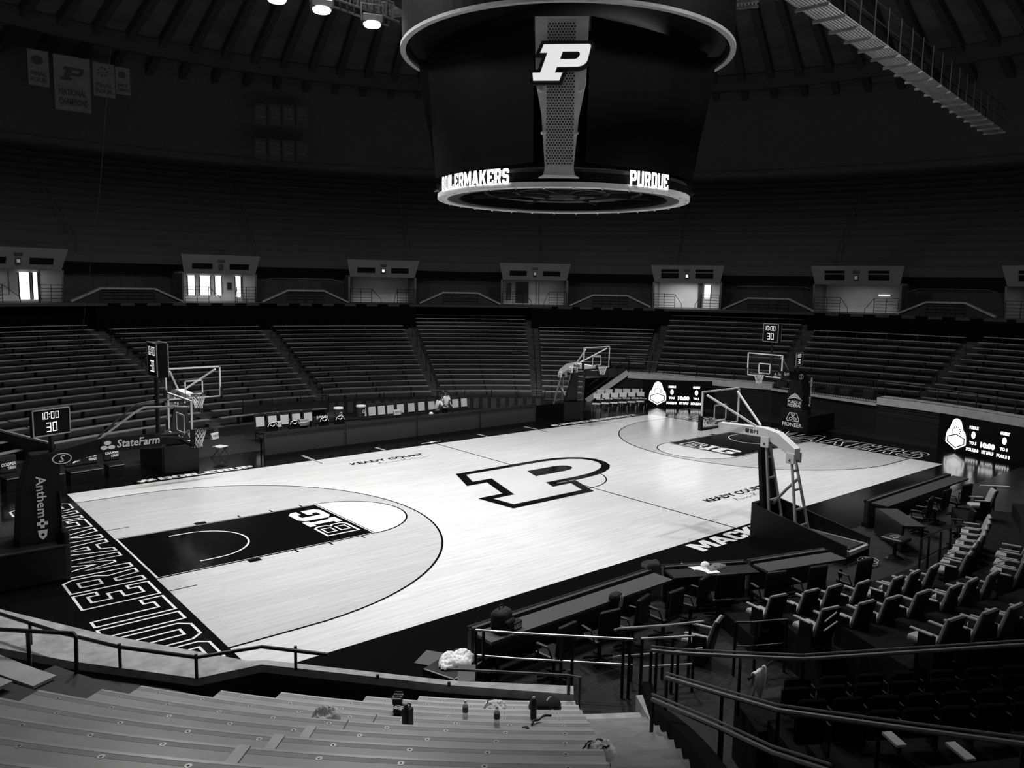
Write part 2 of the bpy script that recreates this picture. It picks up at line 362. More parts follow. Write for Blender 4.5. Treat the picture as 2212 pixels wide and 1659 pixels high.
# outlined BOILERMAKERS behind both baselines, #BOILERUP, @PURDUESPORTS, MACKEY
block(wl, 'BOILERMAKERS', place2((-14.5, -6.62, .016), (0, 1, 0), (-1, 0, 0)), 13.1, 1.6, .13, outline=.055)
block(wl, 'BOILERMAKERS', place2((14.5, 6.62, .016), (0, -1, 0), (1, 0, 0)), 13.1, 1.6, .13, outline=.055)
text(wl, '#', place2((-12.1, 7.78, .016), (1, 0, 0), (0, 1, 0)), .6, .38, .04)
block(wl, 'BOILERUP', place2((-11.4, 7.78, .016), (1, 0, 0), (0, 1, 0)), 3.35, .38, .06)
text(wl, '@', place2((7.2, 7.8, .016), (1, 0, 0), (0, 1, 0)), .62, .42, .05)
block(wl, 'PURDUESPORTS', place2((7.88, 7.8, .016), (1, 0, 0), (0, 1, 0)), 5.6, .4, .05)
block(wl, 'MACKEY', place2((-2.5, -8.36, .016), (1, 0, 0), (0, 1, 0)), 4.1, .6, .07)
kt = MB().use('black_paint')
for x, y in ((-4.95, 5.98), (1.75, -5.48)):
    text(kt, 'KEADY COURT', place2((x, y, .014), (1, 0, 0), (0, 1, 0)), 3.3, .34, .03)
    # signature scrawl
    sg = [(0, 0), (.12, .16), (.2, .3), (.1, .27), (.2, .1), (.34, .0), (.36, .12), (.44, .02), (.5, .1), (.58, .02), (.64, .09), (.74, .03), (.95, .1), (1.1, .02), (1.16, .32), (1.12, .1), (1.34, .3), (1.2, .14), (1.4, .02), (1.5, .12), (1.6, .03), (1.72, .12), (1.8, .02), (1.9, .1), (1.84, -.1), (2.1, .08), (2.4, .1)]
    strip(kt, [(x+.9+a, y-.42+b) for a, b in sg], .022, .014)
kt.build('court_name', None, fl)
st.build('arc_boards', None, fl); ln.build('line_paint', None, fl); kp.build('key_paint', None, fl); wl.build('white_markings', None, fl)
# centre-court P
po, pi_ = P_loops(4.02, -.33, .15, True)
pb = MB(); pb.use('black_paint').poly([offset(po, .36)], Matrix.Translation((0, 0, .018)))
pb.use('black_paint')
wsurf = mat('white_logo_boards', .66, .17, .06, 3, stretch=(.5, 8, 1)); pb.use(wsurf).poly([po, pi_], Matrix.Translation((0, 0, .020)))
pb.use('lbl').ring2(offset(po, .03), .03, Matrix.Translation((0, 0, .021)))
pb.build('centre_logo', None, fl)

# ================================================================ bowl geometry
C = Vector((-4, -4.5))                     # centre of the far stands' curve
def pol(R, deg, z, c=C): a = R_(deg); return Vector((c.x+R*math.sin(a), c.y+R*math.cos(a), z))
def ring_strip(mb, R0, z0, R1, z1, a0, a1, c=C, step=2.5):
    n = max(1, int(math.ceil(abs(a1-a0)/step))); vs = []
    for i in range(n+1):
        a = a0+(a1-a0)*i/n; vs += [pol(R0, a, z0, c), pol(R1, a, z1, c)]
    mb.add(vs, [(2*i, 2*i+1, 2*i+3, 2*i+2) for i in range(n)])
def ring_box(mb, R0, R1, z0, z1, a0, a1, c=C, step=2.5):
    n = max(1, int(math.ceil(abs(a1-a0)/step))); vs = []; fs = []
    for i in range(n+1):
        a = a0+(a1-a0)*i/n; vs += [pol(R0, a, z0, c), pol(R1, a, z0, c), pol(R1, a, z1, c), pol(R0, a, z1, c)]
    for i in range(n):
        b = 4*i
        for k in range(4): fs.append((b+k, b+(k+1) % 4, b+4+(k+1) % 4, b+4+k))
    fs += [(3, 2, 1, 0), (4*n, 4*n+1, 4*n+2, 4*n+3)]; mb.add(vs, fs)
# sections: (from, to, z at R'=24, first row R', last row R')
PITCH = .82
SEC = [(-36, -8.0, 1.47, 20.2, 34.6), (-6.4, 8.4, 1.47, 20.2, 33.8), (10.0, 24.6, 1.47, 21.6, 33.8), (26.2, 39.1, 1.47, 21.6, 36.3), (40.7, 54.2, 1.47, 21.6, 33.8),
       (55.8, 70.2, .62, 27.2, 36.3), (71.8, 86.4, .5, 27.0, 33.8), (88.0, 104, 1.2, 25.2, 33.8)]
NAMES = ['section furthest left', 'section behind the left baseline hoop', 'section behind the team chairs', 'section left of the middle aisle', 'section right of the middle aisle',
         'section behind the right scoreboard clock', 'section behind the right baseline hoop', 'section furthest right']
ORD = ['first', 'second', 'third', 'fourth', 'fifth', 'sixth', 'seventh', 'eighth', 'ninth', 'tenth', 'eleventh', 'twelfth', 'thirteenth', 'fourteenth', 'fifteenth', 'sixteenth', 'seventeenth', 'eighteenth', 'nineteenth', 'twentieth']
def zrow(z0, R): return z0+{.62: .385, .5: .40, 1.2: .337}.get(z0, .265)*(R-24)
tier = MB(); BEN = 0
for si, (a0, a1, z0, Ra, Rb) in enumerate(SEC):
    n = int((Rb-Ra)/PITCH)+1; Rs = [Rb-PITCH*(n-1-i) for i in range(n)]
    # stepped concrete of this section, aisle steps at its right side
    full = a1
    for i, R in enumerate(Rs):
        a1 = 46.6 if si == 4 and R < 26.6 else full
        zt = zrow(z0, R)-.40; tier.use('tier')
        ring_box(tier, R-.42, R-.42+PITCH+.02, max(0, zt-.5), zt, a0-.9, a1+.05)
        if i == 0: tier.use('wall_black'); ring_box(tier, R-.46, R-.40, 0, zt, a0-.9, a1+.05)
        if a1 < full-1: continue
        tier.use('tier2'); ring_box(tier, R-.42, R-.42+PITCH*.55, zt-.3, zt+.02, a1+.05, a1+1.5, step=3); ring_box(tier, R-.42+PITCH*.5, R-.42+PITCH+.02, zt-.3, zt+.13, a1+.05, a1+1.5, step=3)
    # benches
    for i, R in enumerate(Rs):
        a1 = 46.4 if si == 4 and R < 26.6 else full
        z = zrow(z0, R); xtra = 0
        if si == 0: xtra = 0
        b0, b1 = a0+(.0 if si != 1 else (8.4-i)*.0), a1
        if si in (1, 2, 3): b0 = a0+.1*i*0
        t = thing('bleacher_bench', 'metal bench, %s row up in the %s' % (ORD[i], NAMES[si]), 'bench', pol(R, (b0+b1)/2, z-.42), 0, 'metal benches of the far stands')
        base = pol(R, (b0+b1)/2, z-.42)
        m = MB(); ring_box(m, R-.13, R+.14, z-.035, z, b0, b1); m.v = [tuple(Vector(v)-base) for v in m.v]
        m.build('seat_board', 'alu', t)
        nb = max(2, int(round((b1-b0)*R*PI/180/1.9)))
        for k in range(nb):
            a = b0+(b1-b0)*(k+.5)/nb; p = pol(R, a, z-.22)-base
            MB().box((0, 0, 0), (.05, .22, .37)).build('bracket', 'black', t, p, (0, 0, -R_(a)))
        BEN += 1
    # black parapet above short sections, back wall
    tier.use('matte'); zt = zrow(z0, Rb)
    ring_box(tier, Rb+.5, Rb+.6, zt-.5, 5.5, a0-.9, a1+1.6)
tr = tier.build('floor_tiers_far'); tr['kind'] = 'structure'
# cross-aisle walk at portal level + upper deck
ua = MB().use('deckup'); ring_box(ua, 34.3, 40, 5.35, 5.5, -40, 112)
for i in range(15):
    R = 38.5+i*.85; z = 8.5+i*.55; ring_box(ua, R, R+.9, z-.6, z, -45, 118, step=4)
ring_box(ua, 40.6, 40.7, 5.5, 9.2, -45, 118)
u = ua.build('floor_tiers_upper'); u['kind'] = 'structure'
wb = MB().use('grey'); ring_box(wb, 51.5, 51.8, 16, 24, -50, 125, step=4); ring_box(wb, 51.2, 52, 0, 17, -50, 125, step=4)
u = wb.build('wall_rear'); u['kind'] = 'structure'
# roof: low dome with ribs, only over the part of the arena ahead
rf = MB().use('roof'); zc = 31; pr = [(2, 31.5), (12, 31.0), (22, 29.8), (32, 27.8), (42, 25), (52, 21.5)]
for (r0, z0), (r1, z1) in zip(pr, pr[1:]): ring_strip(rf, r0, z0, r1, z1, -55, 130, Vector((0, 0)), 4)
r_ = rf.build('ceiling'); r_['kind'] = 'structure'
rb = MB()
for a in range(-54, 130, 3):
    for (r0, z0), (r1, z1) in zip(pr, pr[1:]): rb.beam(pol(r0, a, z0-.35, Vector((0, 0))), pol(r1, a, z1-.35, Vector((0, 0))), .5, .7)
rb.build('rib', 'rib', r_)
rr = MB(); ring_box(rr, 43.2, 43.6, 23.2, 24.4, -55, 130, Vector((0, 0)), 3); rr.build('ring_beam', 'rib', r_)

# ================================================================ portals
def portal(n, ang, half, lit, nwin, zf=5.5, R=37.0):
    t = link('door_%d' % n, None, None, pol(R, ang, zf), (0, 0, -R_(ang))); t['kind'] = 'structure'; t['label'] = 'concourse entrance, opening %d from the left below the upper deck' % n; t['category'] = 'doorway'
    H = 3.05; hb = half; ht = half+.25            # local frame: x sideways, y away from court, z up
    f = MB().use('fascia').add([(-hb, -.15, 1.85), (hb, -.15, 1.85), (ht, -.55, H), (-ht, -.55, H), (-hb, .1, 1.85), (hb, .1, 1.85), (ht, -.3, H), (-ht, -.3, H)], [(0, 1, 2, 3), (5, 4, 7, 6), (3, 2, 6, 7), (0, 4, 5, 1), (0, 3, 7, 4), (1, 5, 6, 2)])
    f.build('fascia', None, t)
    for s in (-1, 1):
        p = MB().use('screen'); x = s*half*.52
        p.add([(x-.62, -.30, 2.15), (x+.62, -.30, 2.15), (x+.62, -.42, 2.5), (x-.62, -.42, 2.5), (x-.62, -.1, 2.15), (x+.62, -.1, 2.15), (x+.62, -.2, 2.5), (x-.62, -.2, 2.5)], [(0, 1, 2, 3), (5, 4, 7, 6), (3, 2, 6, 7), (0, 4, 5, 1), (0, 3, 7, 4), (1, 5, 6, 2)])
        if n >= 5:
            p.add([(x-.62, -.43, 2.58), (x+.62, -.43, 2.58), (x+.62, -.49, 2.76), (x-.62, -.49, 2.76)], [(0, 1, 2, 3)])
        p.build('message_panel', None, t)
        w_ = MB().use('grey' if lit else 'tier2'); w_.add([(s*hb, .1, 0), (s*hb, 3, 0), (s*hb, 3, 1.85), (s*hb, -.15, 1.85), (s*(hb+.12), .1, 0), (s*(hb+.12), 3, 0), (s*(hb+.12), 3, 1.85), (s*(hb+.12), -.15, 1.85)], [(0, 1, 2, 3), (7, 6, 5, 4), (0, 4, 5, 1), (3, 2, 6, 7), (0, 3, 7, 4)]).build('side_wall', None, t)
    MB().use('dtext').box((0, -.37, 2.3), (.28, .04, .34)).build('sign_box', None, t)
    if n != 2: MB().box((0, -.40, 2.3), (.17, .03, .19)).build('sign_light', 'wsign' if n in (1, 4, 6, 7) else 'led2', t)
    MB().use('dtext').box((0, -.46, 2.68), (.42, .05, .16)).build('exit_sign', None, t)
    # room behind: back wall with windows
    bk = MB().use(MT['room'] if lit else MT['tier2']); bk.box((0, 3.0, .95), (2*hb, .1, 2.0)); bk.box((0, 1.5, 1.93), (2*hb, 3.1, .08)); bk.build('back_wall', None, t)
    for k, (x, wdt, z0, z1, br) in enumerate(nwin):
        MB().use(br).box((x, 2.93, (z0+z1)/2), (wdt, .06, z1-z0)).build('window_pane', None, t)
        fr = MB().use('black' if br == 'daylight' else 'grey')
        for sx in (-1, 1): fr.box((x+sx*wdt/2, 2.9, (z0+z1)/2), (.05, .08, z1-z0))
        fr.build('window_frame', None, t)
    rl = MB(); z = 3.35
    rl.tube([(-ht, -.5, H), (-ht, -.5, z), (ht, -.5, z), (ht, -.5, H)], .018, 6)
    for k in range(1, 4): rl.tube([(-ht+2*ht*k/4, -.5, H), (-ht+2*ht*k/4, -.5, z)], .012, 6)
    rl.build('top_rail', 'dsteel', t)
    # guard rail in the opening
    gr = MB()
    for x0, x1 in ((-hb, -hb*.35), (hb*.45, hb)):
        for z in (.2, .4, .6, .8, 1.0): gr.tube([(x0, -.2, z), (x1, -.2, z)], .016, 6)
        for x in (x0, (x0+x1)/2, x1): gr.tube([(x, -.2, 0), (x, -.2, 1.0)], .02, 6)
    gr.tube([(-hb*.35, -.2, 1.0), (-hb*.1, -1.0, .3), (-hb*.1, -1.0, -.5)], .02, 6); gr.tube([(hb*.45, -.2, 1.0), (hb*.3, -1.0, .3), (hb*.3, -1.0, -.5)], .02, 6)
    gr.build('guard_rail', 'black', t)
    if lit:
        l = bpy.data.lights.new('concourse_lamp', 'AREA'); l.energy = lit; l.size = 3.; l.shape = 'RECTANGLE'; l.size_y = 1.6
        o = bpy.data.objects.new('concourse_lamp', l); COL.objects.link(o); o.parent = t; o.location = (0, 1.2, 1.8)
D = 'daylight'; Q = 'room'
portal(1, -12.2, 2.35, 8, [(-.4, .62, .55, 1.7, D), (1.5, .6, 0.1, 1.7, D), (2.1, .3, .1, 1.7, D), (.4, .5, .4, 1.75, Q)])
portal(2, 5.9, 2.25, 30, [(-1.17, .48, .4, 1.72, D), (-.27, .7, .4, 1.72, D), (.6, .46, .4, 1.72, D), (1.95, .4, .3, 1.72, D), (1.35, .3, .8, 1.3, 'dtext')])
portal(3, 23.0, 2.3, 4, [(-1.9, .12, 0, 1.8, Q)])
portal(4, 40.2, 2.35, 9, [(-1.9, .3, .3, 1.6, 'grey'), (-.9, 1.0, .1, 1.7, 'dtext'), (.3, .2, 0, 1.8, Q)])
portal(5, 57.3, 2.3, 75, [(1.25, .5, .7, 1.7, 'led2'), (.75, .35, 0, 1.8, 'dtext')])
portal(6, 74.7, 2.6, 14, [(1.2, .8, 1.15, 1.22, 'led2')])
portal(7, 92.0, 2.6, 20, [(.2, .4, .2, 1.6, Q), (-.3, .3, 0, 1.8, 'dtext')])
# trapezoid parapets between the portals, pale cap on dark face, with rails
PA = [-12.2, 5.9, 23.0, 40.2, 57.3, 74.7, 92.0]
BAY = ['left of the first bright entrance', 'between the two bright entrances', 'between the second and third entrances', 'left of the middle entrance', 'right of the middle entrance', 'between the lit white entrance and the one after it', 'left of the rightmost entrance']
for i in range(7):
    a1 = PA[i]-3.9; a0 = (PA[i-1]+4.1) if i else PA[0]-13.5
    if i == 6: a1 = PA[i]-4.6
    t = thing('parapet_wall', 'low dark parapet with pale sloping cap, %s' % BAY[i], 'wall', pol(36.6, (a0+a1)/2, 5.5), 0, 'parapets between the concourse entrances'); t['kind'] = 'structure'
    b = Vector(t.location); zt = 6.28; ai = a0+2.6; aj = a1-2.6; R = 36.6
    prof = [(a0, 5.5), (ai, zt)]+[(ai+(aj-ai)*k/4, zt) for k in (1, 2, 3)]+[(aj, zt), (a1, 5.5)]
    m = MB(); vs = []
    for a, z in prof: vs += [pol(R, a, 5.3)-b, pol(R, a, z)-b, pol(R+.15, a, z)-b, pol(R+.15, a, 5.3)-b]
    fs = []
    for k in range(len(prof)-1):
        q = 4*k; fs += [(q, q+4, q+5, q+1), (q+1, q+5, q+6, q+2), (q+2, q+6, q+7, q+3)]
    m.use('wall_black').add(vs, fs).build('face', None, t)
    cp = MB()
    for (a, z), (c_, d_) in zip(prof, prof[1:]): cp.beam(pol(R+.02, a, z+.05)-b, pol(R+.02, c_, d_+.05)-b, .34, .11)
    cp.build('cap', 'ledge', t)
    rl = MB()
    for z in (5.75, 5.95, 6.15): rl.tube([pol(R-.12, ai+(aj-ai)*k/4, z)-b for k in range(5)], .02, 6)
    for k in range(5): rl.tube([pol(R-.12, ai+(aj-ai)*k/4, 5.4)-b, pol(R-.12, ai+(aj-ai)*k/4, 6.15)-b], .02, 6)
    rl.build('front_rail', 'dsteel', t)
    ur = MB(); zz = 7.15
    ur.tube([pol(37.8, a0, 5.9)-b, pol(37.8, a0+.2, 6.9)-b, pol(37.8, a0+1.4, zz)-b]+[pol(37.8, ai+(aj-ai)*k/4, zz)-b for k in range(5)]+[pol(37.8, a1-1.4, zz)-b, pol(37.8, a1-.2, 6.9)-b, pol(37.8, a1, 5.9)-b], .022, 6)
    for k in range(5): ur.tube([pol(37.8, ai+(aj-ai)*k/4, 6)-b, pol(37.8, ai+(aj-ai)*k/4, zz)-b], .015, 6)
    ur.build('upper_rail', 'dsteel', t)
# aisle handrails: lower aisles and the upper-deck stairs
AIS = [-7.2, 9.2, 25.4, 39.9, 55.0, 71.0, 87.2]; AW = ['leftmost', 'second', 'third', 'middle', 'fifth', 'sixth', 'rightmost']
for a, wn in zip(AIS, AW):
    t = thing('aisle_handrail', 'dark stair handrail up the %s aisle of the far stands' % wn, 'handrail', pol(24, a, 1.6), 0, 'aisle handrails of the far stands'); b = Vector(t.location); m = MB(); p = MB()
    z0 = 1.47 if a < 50 else .62
    for R0 in (22.2, 26.2, 30.2):
        if R0 < 24 and a > 50: continue
        pts = [pol(R0, a, zrow(z0, R0)-.3)-b, pol(R0, a, zrow(z0, R0)+.5)-b, pol(R0+2.2, a, zrow(z0, R0+2.2)+.5)-b, pol(R0+2.2, a, zrow(z0, R0+2.2)-.3)-b]
        MB().tube(pts, .022, 6).build('rail', 'black', t)
    t = thing('upper_stair_handrail', 'faint stair handrail of the upper deck above the %s aisle' % wn, 'handrail', pol(39, a+1, 8.5), 0, 'handrails of the upper deck'); b = Vector(t.location); m = MB()
    for i in range(5):
        R0 = 39+i*2; z = 8.5+(R0-38.5)*.647; m.tube([pol(R0, a+1, z-.4)-b, pol(R0, a+1, z+.6)-b, pol(R0+1.5, a+1, z+1.57)-b, pol(R0+1.5, a+1, z+.7)-b], .02, 6)
    m.build('rail', 'dsteel', t)
# ================================================================ baskets
def seg7(mb, s, T, h):
    """seven-segment digits, h tall"""
    w_ = h*.52; t = h*.125; x = 0
    SG = {'0': 'abcdef', '1': 'bc', '3': 'abcdg'}
    for c in s:
        if c == ':':
            for y in (.3, .7): mb.poly([[(x, y*h-t/2), (x+t, y*h-t/2), (x+t, y*h+t/2), (x, y*h+t/2)]], T)
            x += t*2.; continue
        R4 = dict(a=(0, h-t, w_, t), g=(0, h/2-t/2, w_, t), d=(0, 0, w_, t), f=(0, h/2, t, h/2), b=(w_-t, h/2, t, h/2), e=(0, 0, t, h/2), c=(w_-t, 0, t, h/2))
        gp = h*.02
        for k in SG[c]:
            a, b, ww, hh = R4[k]
            if c == '1': a -= w_-t
            mb.poly([[(x+a+gp, b+gp), (x+a+ww-gp, b+gp), (x+a+ww-gp, b+hh-gp), (x+a+gp, b+hh-gp)]], T)
        x += (t if c == '1' else w_)+h*.12
def clock(par, name, c, nrm, wd, ht, dp=.2, both=False):
    """game / shot clock box: body, light frame, digits"""
    n = Vector((nrm[0], nrm[1], 0)).normalized(); a = math.atan2(n.x, -n.y); c = Vector(c)
    body = MB().box((0, 0, 0), (wd, dp, ht)).build(name, 'screen', par, c, (0, 0, a))
    f = MB(); d = MB()
    for sgn in ((1, -1) if both else (1,)):
        y = -sgn*(dp/2+.012)
        for sx in (-1, 1): f.box((sx*(wd/2-.012), y, 0), (.024, .024, ht))
        for sz in (-1, 1): f.box((0, y, sz*(ht/2-.012)), (wd, .024, .024))
        T = lambda x, z: place2((sgn*x, y-sgn*.003, z), (sgn, 0, 0), (0, 0, 1))
        s = min(wd, ht)
        seg7(d, '10:00', T(-.33*s, ht*.12), .27*s); seg7(d, '30', T(-.21*s, -ht*.36), .36*s)
    f.build('clock_frame', 'steel', body); d.build('digits', 'led2', body)
    return body
def net_mb(c, r=.23, drop=.42):
    m = MB(); n = 12
    def p(k, t): rr = r*(1-.45*min(1, t*1.25)); a = 2*PI*k/n; return (c[0]+rr*math.cos(a), c[1]+rr*math.sin(a), c[2]-drop*t)
    L = [0, .22, .42, .6, .78, 1.]
    for j in range(5):
        for k in range(n):
            o = (j % 2)*.5
            m.tube([p(k+o, L[j]), p(k+o+.5, L[j+1])], .006, 4); m.tube([p(k+o, L[j]), p(k+o-.5, L[j+1])], .006, 4)
    return m
def backboard(par, ctr, fx, fy, pad=True):
    """ctr: bottom-centre of the glass on its front face; (fx,fy) = direction it faces"""
    f = Vector((fx, fy, 0)); s = Vector((-fy, fx, 0)); c = Vector(ctr); W, H = 1.83, 1.07
    P = lambda a, z, d=0.: c+s*a+Vector((0, 0, z))+f*d
    g = MB().add([P(-W/2, 0, -.02), P(W/2, 0, -.02), P(W/2, H, -.02), P(-W/2, H, -.02), P(-W/2, 0, -.03), P(W/2, 0, -.03), P(W/2, H, -.03), P(-W/2, H, -.03)], [(0, 1, 2, 3), (7, 6, 5, 4)]).build('backboard_glass', 'glass', par)
    fr = MB()
    for z in (.02, H-.02): fr.beam(P(-W/2, z, -.02), P(W/2, z, -.02), .045, .045)
    for a in (-W/2+.02, W/2-.02): fr.beam(P(a, 0, -.02), P(a, H, -.02), .045, .045, (fx, fy, 0))
    fr.build('backboard_frame', 'white', par)
    q = MB()
    for z in (.16, .61): q.beam(P(-.305, z, -.012), P(.305, z, -.012), .012, .045)
    for a in (-.285, .285): q.beam(P(a, .14, -.012), P(a, .63, -.012), .045, .012, (fx, fy, 0))
    q.build('target_square', 'white', par)
    if pad:
        b = MB(); b.beam(P(-W/2-.02, -.03, -.02), P(W/2+.02, -.03, -.02), .1, .07)
        for a in (-W/2-.02, W/2+.02): b.beam(P(a, -.06, -.02), P(a, .36, -.02), .09, .1, (fx, fy, 0))
        b.build('edge_padding', 'pad', par)
    rc = P(0, .15, .39)
    m = MB(); m.tube([(rc.x+.228*math.cos(2*PI*k/20), rc.y+.228*math.sin(2*PI*k/20), rc.z) for k in range(20)], .012, 6, True)
    m.beam(P(0, .13, 0), P(0, .13, .17), .18, .03); m.beam(P(0, .07, -.01), P(0, .07, .03), .2, .18)
    m.build('rim', 'rim', par); net_mb(rc).build('net', 'net', par)
    return P
def main_hoop(s, label):
    t = thing('basketball_goal', label, 'basketball hoop', (s*13.1, 0, 0), 0, None)
    X = lambda u: s*u                       # local x, u = distance behind the board
    P = backboard(t, (0, 0, 2.9), -s, 0)
    a = MB(); a.beam((X(.1), 0, 2.93), (X(1.9), 0, 2.95), .26, .24); a.beam((X(1.85), 0, 2.95), (X(3.0), 0, 2.7), .28, .34); a.build('arm', 'pad', t)
    bn = MB().box((X(1.2), -.16, 2.95), (1.35, .02, .34)); bn.build('arm_banner', 'blackc', t)
    x0 = -1.88 if s < 0 else .55
    tx = MB()
    for dx, dz in ((.13, .05), (.05, -.06), (.21, -.06)):
        tx.poly([[(x0+dx+.08*math.cos(2*PI*k/16), dz+.05*math.sin(2*PI*k/16)) for k in range(16)]], place2((0, -.175, 2.95), (1, 0, 0), (0, 0, 1)))
    text(tx, 'StateFarm', place2((x0+.33, -.175, 2.86), (1, 0, 0), (0, 0, 1)), .98, .2, .02, .15)
    tx.build('arm_lettering', 'wsign', t)
    tw = MB(); v = []
    for z, u0, u1, hw in ((.2, 2.85, 3.75, .42), (2.1, 2.85, 3.6, .34), (2.9, 2.75, 3.35, .22)): v += [(X(u0), -hw, z), (X(u1), -hw, z), (X(u1), hw, z), (X(u0), hw, z)]
    tw.add(v, [(0, 1, 5, 4), (1, 2, 6, 5), (2, 3, 7, 6), (3, 0, 4, 7), (4, 5, 9, 8), (5, 6, 10, 9), (6, 7, 11, 10), (7, 4, 8, 11), (8, 9, 10, 11), (3, 2, 1, 0)]).build('padded_tower', 'pad', t)
    lg = MB(); lc = (X(2.62), 0); T = place2((X(2.75), -.30, 2.62), (1, 0, 0), (0, 0, 1))
    lg.ring2([(.2*math.cos(2*PI*k/24), .13*math.sin(2*PI*k/24)+.15) for k in range(24)], .022, T); text(lg, 'S', place2((X(2.75), -.301, 2.77), (1, 0, 0), (0, 0, 1)), None, .17, .015, .3, center=True)
    lg.build('maker_logo', 'wsign', t)
    an = MB()
    if s < 0: T = place2((X(3.32), -.44, 2.45), (0, .03, -1), (1, 0, 0))
    else: T = place2((X(3.5), -.44, 1.25), (0, -.03, 1), (-1, 0, 0))
    w1 = text(an, 'Anthem', T, .95, .2, .012)
    cr = place2((0, 0, 0), (1, 0, 0), (0, 1, 0))
    for k, (dx, ty) in enumerate(((1.1, 0), (1.36, 1))):
        if ty == 0: lp = [(-.11, -.04), (-.04, -.04), (-.04, -.11), (.04, -.11), (.04, -.04), (.11, -.04), (.11, .04), (.04, .04), (.04, .11), (-.04, .11), (-.04, .04), (-.11, .04)]
        else: lp = [(-.11, -.1), (-.06, -.09), (.04, -.08), (.12, 0), (.04, .08), (-.06, .09), (-.11, .1)]
        an.poly([[(dx+p[0], .09+p[1]) for p in lp], [(dx+.035*math.cos(-2*PI*i/8), .09+.035*math.sin(-2*PI*i/8)) for i in range(8)]], T)
    an.build('tower_lettering', 'wsign', t)
    bs = MB(); bs.rbox((X(4.1), 0, .45), (2.6, 1.5, .85), .06); bs.rbox((X(2.82), 0, .6), (.16, 1.4, 1.15), .05); bs.build('padded_base', 'pad', t)
    sl = MB(); sl.box((X(4.1), -.76, .86), (2.6, .03, .03)); sl.build('base_edge_strip', 'dsteel', t)
    fp = MB(); T = place2((X(2.73)-s*.012, 0, 0), (0, -s, 0), (0, 0, 1))
    ww = text(fp, 'PIONEER.', place2((X(2.73)-s*.012, s*.55, .28), (0, -s, 0), (0, 0, 1)), 1.1, .2, .015)
    fp.ring2([(-.3, .55), (.3, .55), (.34, .65), (.2, .98), (-.2, .98), (-.34, .65)], .03, T)
    for sx in (-.11, .11): fp.ring2([(sx+.1*math.cos(2*PI*k/14), .68+.07*math.sin(2*PI*k/14)) for k in range(14)], .03, T)
    for dx in (-.1, 0, .1): fp.poly([[(dx*.2-.015, .75), (dx*.2+.015, .75), (dx+.02, .93), (dx-.02, .93)]], T)
    T2 = place2((X(2.81)-s*.03, 0, 0), (0, -s, 0), (0, 0, 1)); T3 = lambda y, z: place2((X(2.84)-s*.04, y, z), (0, -s, 0), (0, 0, 1))
    for k, st_ in enumerate(('PURDUE', 'FEDERAL')): text(fp, st_, T3(s*.36, 1.42-.17*k), .72, .14, .02)
    for k in range(3): fp.poly([[(-.4+.08*k, 1.6+.08*k), (0, 1.72+.08*k), (.4-.08*k, 1.6+.08*k), (.4-.08*k, 1.63+.08*k), (0, 1.77+.08*k), (-.4+.08*k, 1.63+.08*k)]], T3(0, 0))
    fp.build('base_lettering', 'wsign', t)
    tp = MB().rbox((X(2.85), 0, 1.6), (.04, .82, .85), .01); tp.build('tower_front_pad', 'pad', t)
    for sy in (-1, 1):
        b = MB().tube([(X(.04), sy*.8, 3.8), (X(.35), sy*.62, 3.82), (X(.95), sy*.3, 3.8), (X(1.1), sy*.26, 3.72), (X(1.95), sy*.1, 3.07)], .024, 8)
        b.build('board_brace', 'steel' if sy < 0 else 'dsteel', t)
        MB().tube([(X(.04), sy*.8, 3.0), (X(.3), sy*.3, 3.0), (X(.6), sy*.12, 3.0)], .03, 6).build('lower_strut', 'dsteel', t)
    MB().tube([(X(.55), 0, 3.0), (X(.55), 0, 4.5)], .055, 8).build('clock_pole', 'black', t)
    clock(t, 'shot_clock', (X(.5), 0, 4.93), (-1, 0), .8, .85, .24, True)
    MB().tube([(X(2.9), 0, 2.8), (X(2.9), 0, 3.35)], .06, 8).build('clock_post', 'black', t)
    clock(t, 'side_shot_clock', (X(2.9), 0, 3.6), (.36, -.93) if s < 0 else (.1, -1), .88 if s < 0 else .75, .62, .1)
    return t
main_hoop(-1, 'black padded basketball goal at the left baseline with insurance lettering on its arm')
main_hoop(1, 'black padded basketball goal at the right baseline with seed company sign on its base')

